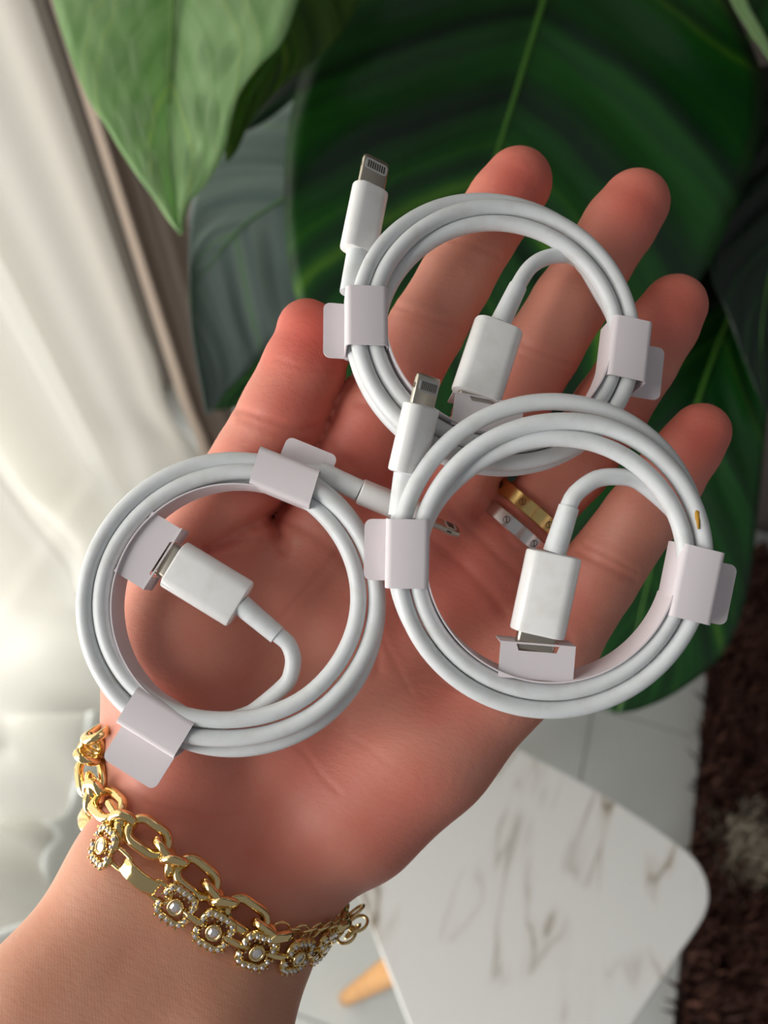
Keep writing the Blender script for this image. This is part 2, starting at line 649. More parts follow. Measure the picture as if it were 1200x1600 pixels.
# rug
RUG_A0, RUG_B0, RUG_B1 = 0.40, -0.7, 1.0
rug = room_box('rug', (RUG_A0, RUG_B0, 0.0), (1.7, RUG_B1, 0.012), M_RUG_BASE)
tag(rug, 'dark brown shaggy rug with a cream tuft on the floor', 'rug')
def rug_pile():
    n = 26000
    a = rng.uniform(RUG_A0 - 0.004, 1.15, n)
    b = rng.uniform(-0.25, RUG_B1, n)
    hgt = rng.uniform(0.028, 0.05, n)
    ang = rng.uniform(0, 2 * PI, n)
    lean = rng.uniform(0.008, 0.032, n)
    dx, dy = np.cos(ang) * lean, np.sin(ang) * lean
    w = rng.uniform(0.0022, 0.004, n)
    wx, wy = -np.sin(ang) * w, np.cos(ang) * w
    z0 = np.full(n, 0.008)
    p0 = np.stack([a, b, z0], -1)
    p1 = p0 + np.stack([dx * 0.4, dy * 0.4, hgt * 0.6], -1)
    p2 = p0 + np.stack([dx * 1.3, dy * 1.3, hgt], -1)
    W = np.stack([wx, wy, np.zeros(n)], -1)
    V = np.stack([p0 - W, p0 + W, p1 - W, p1 + W, p2], 1).reshape(-1, 3)
    base = np.arange(n)[:, None] * 5
    Fq = np.concatenate([base + 0, base + 1, base + 3, base + 2], 1).tolist()
    Ft = np.concatenate([base + 2, base + 3, base + 4], 1).tolist()
    o = link_mesh('rug_fibres', V, Fq + Ft, M_PILE, rug)
    o['kind'] = 'stuff'
    c1 = np.array(srgb(62, 34, 25))
    c2 = np.array(srgb(92, 54, 40))
    c3 = np.array(srgb(190, 178, 158))
    t = rng.uniform(0, 1, n)[:, None] ** 2
    col = c1 + (c2 - c1) * t
    d = np.hypot((a - 0.475) / 0.042, (b - 0.41) / 0.055) + rng.normal(0, 0.14, n)
    col[d < 1] = c3 * (0.75 + 0.25 * rng.uniform(0, 1, (int((d < 1).sum()), 1)))
    col[:, 3] = 1
    ca = o.data.color_attributes.new('yarn', 'FLOAT_COLOR', 'POINT')
    ca.data.foreach_set('color', np.repeat(col, 5, 0).astype(np.float32).ravel())
rug_pile()

# side table
tab_pts = np.array([(.065, .308), (.16, .289), (.245, .263), (.281, .243), (.290, .205), (.262, .145), (.231, .083), (.19, 0), (.145, -.065),
                    (.09, -.062), (.022, .012), (-.0515, .094), (-.11, .17), (-.135, .24), (-.105, .305), (-.03, .325)])
out2 = catmull(tab_pts, 8, True)
TZ = 0.45
table = empty('side_table', (0.08, 0.14, 0), 'small rounded white marble side table on wooden legs, below the hand', 'table')
cen = out2.mean(0)
rings = []
for sc_, z in ((0.985, TZ - 0.018), (1.0, TZ - 0.014), (1.0, TZ - 0.003), (0.992, TZ)):
    q = cen + (out2 - cen) * sc_
    rings.append(np.column_stack([q, np.full(len(q), z)]))
nn = len(out2)
V = np.concatenate(rings)
Fc = [(i * nn + k, i * nn + (k + 1) % nn, (i + 1) * nn + (k + 1) % nn, (i + 1) * nn + k) for i in range(3) for k in range(nn)]
Fc += [tuple(range(nn))[::-1], tuple(3 * nn + k for k in range(nn))]
t_ = link_mesh('table_top', V, Fc, M_MARBLE, table)
set_auto(t_, 30)
for (x0, y0, x1, y1) in ((.012, .072, -.066, .020), (.17, .20, .245, .225), (.02, .25, -.02, .33)):
    pts = np.array([(x0 + (x1 - x0) * t, y0 + (y1 - y0) * t, 0.432 * (1 - t)) for t in np.linspace(0, 1, 8)])
    link_mesh('leg', *tube(pts, np.linspace(0.019, 0.011, 8), 16), M_WOOD, table)

# ------------------------------------------------------------------ plant
plant = empty('potted_plant', (0.02, 0.80, 0), 'large leafy potted plant with broad veined green leaves behind the hand', 'plant')


def leaf(mid, left, right, m, rib_mat, dm, dl, dr, corr=1.2, nv=9, rib_r=2.2, curl=0.0, n=44, k=9, rib_span=(0, 1), slant=1.0, groove=1.2):
    """mid/left/right: outlines as frame positions; dm/dl/dr: depth (mm) as value or list along the leaf"""
    def prep(pts, d):
        pts = resample(catmull(pts, 10), n)
        d = np.interp(np.linspace(0, 1, n), np.linspace(0, 1, len(np.atleast_1d(d))), np.atleast_1d(d).astype(float))
        return np.stack([P(x, y, z) for (x, y), z in zip(pts, d)])
    Mi, L, R = prep(mid, dm), prep(left, dl), prep(right, dr)
    s = np.linspace(0, 1, n)
    cols, uv = [], []
    for side, E in ((-1, L), (1, R)):
        ks = range(k, 0, -1) if side < 0 else range(0, k + 1)
        for q in ks:
            t = q / k
            pt = Mi + (E - Mi) * t
            bow = math.sin(t * PI)
            ph = (s * nv - t * 1.9 * slant) * 2 * PI
            off = corr * np.sin(ph) * bow * np.clip((1 - s) * 4, 0, 1)
            off = off - curl * bow + groove * math.exp(-(t / 0.10) ** 2) * np.clip((0.62 - s) * 8, 0.15, 1)
            pt = pt.copy()
            pt[:, 2] += off
            cols.append(pt)
            uv.append(np.stack([s - t * 0.21 * slant, np.full(n, t), np.zeros(n)], -1))
    K = len(cols)
    V = c2w(np.stack(cols, 1).reshape(-1, 3))
    U = np.stack(uv, 1).reshape(-1, 3)
    Fc = [(i * K + j, i * K + j + 1, (i + 1) * K + j + 1, (i + 1) * K + j) for i in range(n - 1) for j in range(K - 1)]
    o = link_mesh('leaf', V, Fc, m, plant)
    a = o.data.attributes.new('leaf_uv', 'FLOAT_VECTOR', 'POINT')
    a.data.foreach_set('vector', U.astype(np.float32).ravel())
    sd = o.modifiers.new('thick', 'SOLIDIFY')
    sd.thickness = 0.0006
    sd.offset = 0
    i0, i1 = int(rib_span[0] * n), max(int(rib_span[1] * n), 2)
    path = Mi[i0:i1].copy()
    path[:, 2] += 0.4
    rr = np.linspace(rib_r, 0.5, len(path))
    rb = link_mesh('midrib', c2w(tube(path, rr, 8)[0]), tube(path, rr, 8)[1], rib_mat, o)
    return o


# bright leaf, upper left
leaf([(276, -150), (272, -40), (264, 100), (266, 200), (270, 290), (283, 366)],
     [(160, -170), (82, -60), (88, 20), (130, 140), (165, 197), (205, 262), (240, 310), (262, 342), (281, 366)],
     [(400, -170), (478, -70), (461, 10), (440, 66), (402, 106), (374, 146), (360, 195), (350, 238), (320, 290), (296, 318), (285, 366)],
     M_LEAF_BRIGHT, M_RIB_LIGHT, [470, 450, 446, 444, 430, 418], [470, 440, 425, 420, 416], [470, 432, 424, 420, 416], corr=3.6, nv=3, rib_r=1.6, curl=4, rib_span=(0, 0.62), slant=2.6, groove=9)
# olive leaf folded behind it
leaf([(520, -150), (480, -40), (440, 70), (390, 150), (355, 250)],
     [(430, -160), (400, -50), (380, 60), (350, 140), (352, 252)],
     [(640, -150), (568, -10), (522, 66), (440, 135), (392, 190), (372, 232), (357, 252)],
     M_LEAF_OLIVE, M_RIB_DARK, [500, 480, 460], [500, 480, 460], [520, 490, 462], corr=1.5, nv=5, rib_r=1.2)
# leaf with the sky's blue-grey reflection painted into its colour
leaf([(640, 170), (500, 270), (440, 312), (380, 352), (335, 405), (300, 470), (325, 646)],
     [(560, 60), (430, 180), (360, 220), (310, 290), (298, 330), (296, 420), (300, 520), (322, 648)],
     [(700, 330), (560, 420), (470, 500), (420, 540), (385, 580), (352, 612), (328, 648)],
     M_LEAF_SKY_SHEEN, M_RIB_BLUE, [620, 610, 605, 600], [620, 600, 590], [640, 640, 615], corr=2.2, nv=8, rib_r=2.0)
# deep leaf filling the gap between the olive and the big leaf
leaf([(640, -60), (540, 60), (470, 160), (420, 260), (390, 330)], [(560, -80), (450, 40), (390, 150), (370, 240), (388, 332)], [(720, -20), (640, 110), (560, 220), (480, 300), (394, 332)],
     M_LEAF_DEEP, M_RIB_DARK, [650, 640, 640], [650, 640, 640], [660, 650, 640], corr=2, nv=6, rib_r=1.2)
# small green leaf tip under the blue leaf
leaf([(480, 480), (420, 560), (370, 605), (332, 640)],
     [(440, 470), (390, 545), (345, 590), (330, 640)],
     [(520, 520), (440, 600), (390, 632), (334, 642)],
     M_LEAF_MID, M_RIB_DARK, [690, 670], [690, 670], [700, 670], nv=4, rib_r=1.2)
# big dark leaf in the middle
leaf([(930, -190), (870, -60), (826, 80), (775, 245), (720, 400), (670, 560), (630, 700)],
     [(800, -220), (600, -70), (492, 66), (452, 190), (444, 320), (458, 450), (510, 560), (560, 640), (628, 702)],
     [(1040, -220), (1120, -40), (1192, 120), (1184, 230), (1140, 345), (1085, 450), (985, 560), (820, 660), (634, 702)],
     M_LEAF_DARK, M_RIB_DARK, [620, 590, 570, 555, 550], [600, 570, 545, 540, 545], [620, 585, 570, 560, 550], corr=3.0, nv=8, rib_r=3.4, curl=5, n=60, k=12, rib_span=(0, 0.85))
# light rim of a leaf at the upper right corner
leaf([(1220, -120), (1230, 0), (1250, 90), (1290, 190)],
     [(1110, -90), (1138, -6), (1172, 40), (1205, 90), (1286, 192)],
     [(1360, -110), (1350, 0), (1330, 90), (1294, 192)],
     M_LEAF_MID, M_RIB_LIGHT, [560, 545, 540], [540, 532, 530], [580, 560, 545], corr=1, nv=4)
leaf([(1136, -30), (1160, 20), (1182, 55), (1206, 92)], [(1130, -30), (1150, 15), (1176, 55), (1204, 95)], [(1152, -35), (1172, 14), (1190, 46), (1210, 88)],
     M_LEAF_BRIGHT, M_RIB_LIGHT, [532, 529], [531, 528], [534, 530], corr=0.2, nv=3, rib_r=0.6)
# deep dark leaves at the right
leaf([(1330, 80), (1260, 250), (1210, 400), (1190, 520), (1196, 640)],
     [(1240, 60), (1165, 220), (1110, 400), (1140, 500), (1194, 642)],
     [(1420, 160), (1380, 330), (1320, 480), (1250, 590), (1200, 644)],
     M_LEAF_DEEP, M_RIB_DARK, [640, 620, 610], [640, 620, 610], [650, 640, 612], corr=2, nv=7, rib_r=1.5)
leaf([(1050, 120), (1040, 300), (1050, 480), (1080, 640), (1120, 760)],
     [(880, 140), (880, 330), (930, 520), (1010, 660), (1116, 762)],
     [(1220, 100), (1210, 290), (1200, 480), (1180, 640), (1124, 762)],
     M_LEAF_DEEP, M_RIB_DARK, [720, 700, 690], [720, 700, 690], [730, 710, 690], corr=2, nv=8, rib_r=1.5)
# lower right leaf hanging below the fingers
leaf([(1150, 470), (1100, 600), (1050, 760), (1015, 900), (985, 1030), (962, 1112)],
     [(1010, 480), (950, 600), (890, 740), (860, 900), (880, 1030), (920, 1090), (960, 1114)],
     [(1230, 480), (1210, 580), (1196, 680), (1184, 800), (1166, 930), (1130, 1020), (1060, 1080), (1000, 1108), (966, 1114)],
     M_LEAF_MID, M_RIB_DARK, [690, 660, 640, 620, 615], [690, 665, 650, 635, 618], [680, 650, 630, 620, 616], corr=2.6, nv=8, rib_r=2.6, curl=4, n=52, k=11)
leaf([(900, 330), (820, 520), (760, 680), (720, 860)], [(760, 330), (650, 520), (620, 700), (716, 864)], [(1060, 360), (1000, 560), (920, 740), (724, 864)],
     M_LEAF_DEEP, M_RIB_DARK, [660, 650, 650], [650, 650, 650], [670, 660, 650], corr=2, nv=7, rib_r=1.5)
# pot, soil and stalks
def lathe(prof, c, n=40):
    V, Fc = [], []
    for r_, z in prof:
        for k in range(n):
            a = 2 * PI * k / n
            V.append((c[0] + r_ * math.cos(a), c[1] + r_ * math.sin(a), z))
    for i in range(len(prof) - 1):
        for k in range(n):
            k2 = (k + 1) % n
            Fc.append((i * n + k, i * n + k2, (i + 1) * n + k2, (i + 1) * n + k))
    return np.array(V), Fc
PC = (0.02, 0.80)
link_mesh('pot', *lathe([(0.0, 0.0), (0.11, 0.0), (0.125, 0.02), (0.155, 0.27), (0.16, 0.29), (0.145, 0.29), (0.14, 0.25), (0.0, 0.245)], PC), M_POT, plant)
link_mesh('soil', *lathe([(0.141, 0.255), (0.08, 0.262), (0.0, 0.266)], PC), M_SOIL, plant)
for (px, py, d) in ((276, -150, 470), (520, -150, 500), (640, 170, 620), (930, -190, 620), (1220, -120, 560), (1330, 80, 640), (1050, 120, 720), (1150, 470, 690), (900, 330, 660), (480, 480, 690)):
    e = c2w(P(px, py, d))
    b0 = np.array([PC[0] + rng.uniform(-.04, .04), PC[1] + rng.uniform(-.04, .04), 0.25])
    md = b0 * 0.35 + e * 0.65
    md = np.array([b0[0] + (e[0] - b0[0]) * 0.45, max(b0[1], e[1]) + 0.02, max(e[2], 0.9) * 0.85 + 0.12])
    pth = catmull([b0, (b0 + md) / 2 + np.array([0, 0.02, 0.05]), md, e], 10)
    link_mesh('stalk', *tube(pth, np.linspace(0.006, 0.003, len(pth)), 8), M_STALK, plant)

# ------------------------------------------------------------------ the hand: one continuous surface from a blended distance field
H = 1.25                                                     # voxel size, mm
GX0, GX1, GY0, GY1, GZ0, GZ1 = -190, 98, -215, 98, 140, 236
gx = np.arange(GX0, GX1, H, dtype=np.float32)
gy = np.arange(GY0, GY1, H, dtype=np.float32)
gz = np.arange(GZ0, GZ1, H, dtype=np.float32)


def K(px, py, d, hw):
    return np.array([(px - 600) / F * d, (800 - py) / F * d, d, hw * d / F])


def smin(a, b, k):
    h = np.maximum(k - np.abs(a - b), 0) / k
    return np.minimum(a, b) - h * h * k * 0.25


def blend_cone(field, a, b, k, flat=None):
    r = max(a[3], b[3]) + k + 3
    lo = np.minimum(a[:3], b[:3]) - r
    hi = np.maximum(a[:3], b[:3]) + r
    i0, i1 = np.searchsorted(gx, lo[0]), np.searchsorted(gx, hi[0])
    j0, j1 = np.searchsorted(gy, lo[1]), np.searchsorted(gy, hi[1])
    k0, k1 = np.searchsorted(gz, lo[2]), np.searchsorted(gz, hi[2])
    X = gx[i0:i1][:, None, None] - np.float32(a[0])
    Y = gy[j0:j1][None, :, None] - np.float32(a[1])
    Z = gz[k0:k1][None, None, :] - np.float32(a[2])
    ba = (b - a)[:3].astype(np.float32)
    l2 = max(float(ba.dot(ba)), 1e-6)
    t = np.clip((X * ba[0] + Y * ba[1] + Z * ba[2]) / l2, 0, 1)
    zs = np.float32(1.0 if flat is None else 1 / flat)
    d = np.sqrt((X - t * ba[0]) ** 2 + (Y - t * ba[1]) ** 2 + ((Z - t * ba[2]) * zs) ** 2) - (a[3] + t * (b[3] - a[3]))
    sub = field[i0:i1, j0:j1, k0:k1]
    field[i0:i1, j0:j1, k0:k1] = smin(sub, d.astype(np.float32), k)


def new_field():
    return np.full((len(gx), len(gy), len(gz)), 40.0, np.float32)


FINGERS = {
    'index': [(808, 287, 199, 55), (787, 316, 199, 57), (750, 370, 199, 57), (710, 440, 198.5, 58.5), (667, 512, 198, 60.5), (625, 585, 198, 63), (588, 655, 199, 70)],
    'middle': [(991, 320, 201, 54), (968, 352, 200.5, 57), (928, 414, 200, 57), (890, 474, 199.5, 60), (846, 546, 199, 62), (790, 640, 199.5, 63), (722, 745, 201, 72)],
    'ring': [(1053, 480, 201, 51), (1035, 510, 200.5, 55), (1000, 566, 200, 57), (951, 642, 200, 59.5), (895, 730, 201, 58), (828, 806, 202, 56), (770, 885, 203, 72)],
    'pinky': [(1094, 676, 188, 47), (1076, 702, 188.5, 50), (1040, 752, 190, 55), (1001, 806, 191, 58), (929, 906, 195, 64), (858, 1000, 200, 76)],
    'thumb': [(480, 515, 191, 48), (492, 535, 191, 58), (476, 570, 191.5, 64), (444, 640, 192.5, 67), (405, 720, 194.5, 72), (362, 800, 197, 82), (318, 900, 198, 104)],
}
PALM = [((588, 655, 199, 70), (470, 900, 204, 82)), ((470, 900, 204, 82), (320, 1210, 203, 88)),
        ((722, 745, 201, 72), (560, 960, 206, 84)), ((560, 960, 206, 84), (350, 1250, 204, 92)),
        ((770, 885, 203, 72), (610, 1070, 206, 86)), ((610, 1070, 206, 86), (400, 1290, 204, 92)),
        ((858, 1000, 200, 76), (680, 1164, 199, 90)), ((680, 1164, 199, 90), (470, 1335, 200, 92)),
        ((318, 900, 198, 104), (298, 1010, 199, 127)), ((298, 1010, 199, 127), (285, 1130, 200, 112)),
        ((285, 1130, 200, 110), (290, 1235, 198, 92)),
        ((632, 1186, 200, 102), (560, 1268, 200, 104)),
        ((430, 1060, 205, 85), (480, 1180, 205, 85)), ((400, 900, 207, 62), (470, 720, 206, 52)), ((470, 720, 206, 52), (510, 690, 206, 40))]
ARM = [((285, 1230, 197, 84), (228, 1350, 187, 98)), ((228, 1350, 187, 98), (62, 1620, 168, 126)), ((60, 1620, 168, 128), (-300, 2300, 150, 150)),
       ((450, 1345, 198, 88), (385, 1450, 190, 104)), ((385, 1450, 190, 104), (310, 1620, 174, 128)), ((310, 1620, 174, 128), (20, 2300, 160, 150)),
       ((350, 1290, 200, 92), (300, 1400, 190, 110)), ((300, 1400, 190, 110), (180, 1620, 172, 130)), ((180, 1620, 172, 130), (-140, 2300, 155, 150))]
field = new_field()
for a, b in PALM:
    blend_cone(field, K(*a), K(*b), 7.0)
arm = new_field()
for a, b in ARM:
    blend_cone(arm, K(*a), K(*b), 9.0)
field = smin(field, arm, np.float32(8.0))
del arm
for nm, ch in FINGERS.items():
    fg = new_field()
    for a, b in zip(ch[:-1], ch[1:]):
        blend_cone(fg, K(*a), K(*b), 1.2)
    field = smin(field, fg, np.float32(1.4 if nm == 'thumb' else 2.2))
    del fg

# deep folds carved in the field: distance in the picture plane of the palm
def carve(pts, width, depth, dmax):
    pts = np.asarray(pts, float)
    cp = np.array([P(x, y, 190) for x, y in pts])[:, :2]
    lo, hi = cp.min(0) - 4 * width, cp.max(0) + 4 * width
    i0, i1 = np.searchsorted(gx, lo[0]), np.searchsorted(gx, hi[0])
    j0, j1 = np.searchsorted(gy, lo[1]), np.searchsorted(gy, hi[1])
    X = gx[i0:i1][:, None, None] * (190 / gz)[None, None, :]
    Y = gy[j0:j1][None, :, None] * (190 / gz)[None, None, :]
    best = None
    for a, b in zip(cp[:-1], cp[1:]):
        ba = b - a
        t = np.clip(((X - a[0]) * ba[0] + (Y - a[1]) * ba[1]) / ba.dot(ba), 0, 1)
        d = (X - a[0] - t * ba[0]) ** 2 + (Y - a[1] - t * ba[1]) ** 2
        best = d if best is None else np.minimum(best, d)
    g = depth * np.exp(-best / width ** 2) * (gz[None, None, :] < dmax)
    field[i0:i1, j0:j1, :] += g.astype(np.float32)


carve([(315, 858), (345, 848), (385, 825), (424, 806), (446, 785)], 1.7, 3.0, 203)
carve([(742, 806), (768, 780), (785, 755)], 2.2, 1.6, 205)
carve([(770, 760), (796, 737), (835, 685)], 1.8, 1.6, 205)
carve([(424, 806), (436, 835), (444, 860)], 1.4, 1.8, 203)


def surface_nets(f):
    s = f < 0
    nx, ny, nz = f.shape
    cnt = np.zeros((nx - 1, ny - 1, nz - 1), np.int8)
    for i in (0, 1):
        for j in (0, 1):
            for k in (0, 1):
                cnt += s[i:nx - 1 + i, j:ny - 1 + j, k:nz - 1 + k]
    act = (cnt > 0) & (cnt < 8)
    I, J, Kk = np.nonzero(act)
    idx = np.full(act.shape, -1, np.int32)
    idx[I, J, Kk] = np.arange(len(I))
    acc = np.zeros((len(I), 3))
    num = np.zeros(len(I))
    corners = [(i, j, k) for i in (0, 1) for j in (0, 1) for k in (0, 1)]
    for a in corners:
        for ax in range(3):
            if a[ax] == 1:
                continue
            b = list(a)
            b[ax] = 1
            va = f[I + a[0], J + a[1], Kk + a[2]]
            vb = f[I + b[0], J + b[1], Kk + b[2]]
            m = (va < 0) != (vb < 0)
            t = np.where(m, va / np.where(m, va - vb, 1), 0)
            for q in range(3):
                acc[:, q] += np.where(m, a[q] + (t if q == ax else 0), 0)
            num += m
    pos = acc / num[:, None] + np.stack([I, J, Kk], -1)
    quads = []
    for ax in range(3):
        sl0 = [slice(None)] * 3
        sl1 = [slice(None)] * 3
        sl0[ax] = slice(0, -1)
        sl1[ax] = slice(1, None)
        ch = s[tuple(sl0)] != s[tuple(sl1)]
        A, B_, C_ = np.nonzero(ch)
        o1, o2 = [(1, 2), (2, 0), (0, 1)][ax]
        g = np.stack([A, B_, C_], -1)
        ok = (g[:, o1] > 0) & (g[:, o2] > 0) & (g[:, o1] < act.shape[o1]) & (g[:, o2] < act.shape[o2])
        g = g[ok]
        ins = s[g[:, 0], g[:, 1], g[:, 2]]
        def cell(d1, d2):
            h = g.copy()
            h[:, o1] -= d1
            h[:, o2] -= d2
            return idx[h[:, 0], h[:, 1], h[:, 2]]
        q = np.stack([cell(1, 1), cell(0, 1), cell(0, 0), cell(1, 0)], -1)
        q[~ins] = q[~ins][:, ::-1]
        quads.append(q)
    return pos, np.concatenate(quads)


pos, quads = surface_nets(field)
hv = np.stack([GX0 + pos[:, 0] * H, GY0 + pos[:, 1] * H, GZ0 + pos[:, 2] * H], -1)
# smoothing
E = np.unique(np.sort(np.concatenate([quads[:, [0, 1]], quads[:, [1, 2]], quads[:, [2, 3]], quads[:, [3, 0]]]), axis=1), axis=0)
deg = np.bincount(E.ravel(), minlength=len(hv)).astype(float)
for lam in (0.55, -0.3, 0.55, -0.3, 0.55, -0.3):
    s_ = np.zeros_like(hv)
    for q in range(3):
        s_[:, q] = np.bincount(E[:, 0], hv[E[:, 1], q], len(hv)) + np.bincount(E[:, 1], hv[E[:, 0], q], len(hv))
    hv += lam * (s_ / np.maximum(deg, 1)[:, None] - hv)
# camera depth axis is mirrored, so faces flip
hand_org = c2w(P(330, 1290, 200))
tmp = bpy.data.meshes.new('tmp')
tmp.from_pydata((c2w(hv) - hand_org).tolist(), [], quads[:, ::-1].tolist())
ob = bpy.data.objects.new('tmp', tmp)
COL.objects.link(ob)
ob.modifiers.new('s', 'SUBSURF').levels = 1
dg = bpy.context.evaluated_depsgraph_get()
hand_me = bpy.data.meshes.new_from_object(ob.evaluated_get(dg))
bpy.data.objects.remove(ob)
hand_me.name = 'person'
n = len(hand_me.vertices)
co = np.empty(n * 3, np.float32)
no = np.empty(n * 3, np.float32)
hand_me.vertices.foreach_get('co', co)
hand_me.vertices.foreach_get('normal', no)
co = co.reshape(-1, 3).astype(float)
no = no.reshape(-1, 3).astype(float)
cc = w2c(co + hand_org)
# make sure normals point outwards (towards the camera at the palm)
front = (no @ CR)[:, 2]
vpx = 600 + cc[:, 0] / cc[:, 2] * F
vpy = 800 - cc[:, 1] / cc[:, 2] * F


def seg_dist(pts):
    best = np.full(n, 1e9)
    pts = np.asarray(pts, float)
    for a, b in zip(pts[:-1], pts[1:]):
        ba = b - a
        t = np.clip(((vpx - a[0]) * ba[0] + (vpy - a[1]) * ba[1]) / ba.dot(ba), 0, 1)
        best = np.minimum(best, np.hypot(vpx - a[0] - t * ba[0], vpy - a[1] - t * ba[1]))
    return best


CREASES = [  # frame polyline, width px, depth mm
    ([(612, 476), (640, 486), (680, 500), (722, 512)], 5, .45), ([(606, 490), (650, 500), (705, 524)], 4, .3),
    ([(700, 372), (740, 385), (780, 400)], 4, .3),
    ([(560, 630), (600, 640), (650, 655), (690, 650)], 6, .4),
    ([(800, 530), (850, 552), (905, 572)], 5, .45), ([(795, 545), (850, 568), (898, 585)], 4, .3), ([(888, 402), (930, 425), (968, 448)], 4, .3),
    ([(915, 655), (955, 668), (1000, 690)], 4, .35), ([(960, 560), (1000, 580), (1035, 600)], 4, .3),
    ([(905, 862), (940, 880), (990, 905)], 5, .5), ([(915, 852), (950, 868), (995, 893)], 4, .35), ([(1000, 745), (1040, 765), (1065, 780)], 4, .3),
    ([(372, 640), (420, 655), (470, 672), (510, 660)], 6, .45), ([(376, 655), (430, 675), (480, 690)], 4, .3), ([(430, 560), (480, 575), (530, 580)], 3, .15),
    ([(424, 806), (480, 830), (540, 880), (580, 960), (590, 1050)], 7, .5),
    ([(520, 690), (580, 760), (660, 830), (740, 900), (790, 960)], 7, .45),
    ([(640, 700), (700, 790), (760, 850), (840, 930), (890, 1000)], 6, .4),
    ([(400, 1010), (470, 930), (540, 850)], 4, .2), ([(330, 1000), (380, 960), (430, 900)], 3, .15),
    ([(560, 900), (600, 1000), (640, 1080)], 4, .2), ([(620, 950), (700, 1010), (760, 1060)], 4, .2), ([(600, 1100), (660, 1060), (720, 1080)], 3, .15),
    ([(196, 1226), (246, 1258), (333, 1274), (380, 1268)], 5, .32), ([(230, 1255), (300, 1292), (360, 1310)], 4, .12), ([(430, 1150), (470, 1170), (500, 1210), (530, 1240)], 4, .2),
    ([(480, 1130), (560, 1160), (640, 1220)], 4, .08),
    ([(320, 860), (360, 846), (410, 842)], 4, .35), ([(310, 880), (360, 868), (420, 858)], 3, .2), ([(260, 960), (300, 920), (340, 900)], 3, .15),
    ([(770, 780), (800, 850), (860, 860)], 5, .3),
]
disp = np.zeros(n)
facing = np.clip(front * 2.5, 0, 1)
for pts, w_, dep in CREASES:
    d = seg_dist(catmull(pts, 5))
    dep *= 0.6
    disp -= dep * np.exp(-(d / w_) ** 2)
    disp += dep * 0.35 * np.exp(-((d - 2.4 * w_) / (1.4 * w_)) ** 2)
disp *= facing * (cc[:, 2] < 210)
# soft unevenness
co += no * (disp * 0.001)[:, None]
hand_me.vertices.foreach_set('co', co.astype(np.float32).ravel())
# skin colour: redder fingertips and pads, tanner forearm
base = np.array(srgb(214, 148, 128)[:3])
red = np.array(srgb(208, 98, 84)[:3])
tan = np.array(srgb(214, 160, 132)[:3])
pale = np.array(srgb(218, 168, 142)[:3])
w_red = np.zeros(n)
def spot(px, py, r_, a):
    global w_red
    w_red = np.maximum(w_red, a * np.exp(-((vpx - px) ** 2 + (vpy - py) ** 2) / r_ ** 2))
for s_ in ((812, 280, 80, .85), (995, 320, 85, .75), (1058, 485, 85, .75), (1100, 680, 85, .8), (490, 520, 110, 1.0), (470, 640, 90, .75), (560, 700, 110, .7), (420, 760, 90, .7),
           (640, 760, 120, .75), (730, 900, 120, .7), (640, 950, 130, .55), (840, 930, 90, .55), (660, 660, 110, .5), (780, 820, 80, .6), (560, 1240, 130, .45), (420, 1260, 110, .4),
           (330, 860, 90, .5), (700, 1060, 110, .45), (860, 660, 110, .4), (920, 660, 90, .4), (300, 1080, 110, .3), (380, 1380, 90, .3), (200, 1500, 80, .25), (480, 900, 110, .3), (610, 1270, 120, .5), (480, 1200, 110, .5), (300, 1250, 90, .4), (430, 1320, 110, .45)):
    spot(*s_)
w_tan = np.clip((vpy - 1240 - 0.45 * (vpx - 150)) / 120, 0, 1) * np.clip((700 - vpx) / 150, 0, 1)
colr = base + (red - base) * w_red[:, None]
colr = colr + (tan - colr) * (w_tan * 0.75)[:, None]
crease_c = np.clip(-disp / 0.5, 0, 1)
colr = colr + (np.array(srgb(186, 92, 80)[:3]) - colr) * (0.3 * crease_c)[:, None]
ca = hand_me.color_attributes.new('skin_tone', 'FLOAT_COLOR', 'POINT')
ca.data.foreach_set('color', np.column_stack([colr, np.ones(n)]).astype(np.float32).ravel())
hand_me.polygons.foreach_set('use_smooth', [True] * len(hand_me.polygons))
hand_me.materials.clear()
hand_me.materials.append(M_SKIN)
hand = bpy.data.objects.new('person', hand_me)
COL.objects.link(hand)
hand.location = hand_org
hand['org'] = [float(x) for x in hand_org]
tag(hand, 'open left palm and bare forearm with three coiled cables resting on it', 'person')
print('HAND verts', n, 'front normals towards camera:', float((front[(np.abs(vpx - 500) < 60) & (np.abs(vpy - 1000) < 60) & (cc[:, 2] < 200)]).mean()))
bvh = BVHTree.FromPolygons([tuple(v) for v in hv.tolist()], [tuple(q) for q in quads.tolist()])


def skin_depth(px, py, default=200.0):
    d = Vector(((px - 600) / F, (800 - py) / F, 1.0))
    hit = bvh.ray_cast(Vector((0, 0, 0)), d.normalized())
    return hit[0].z if hit[0] is not None else default


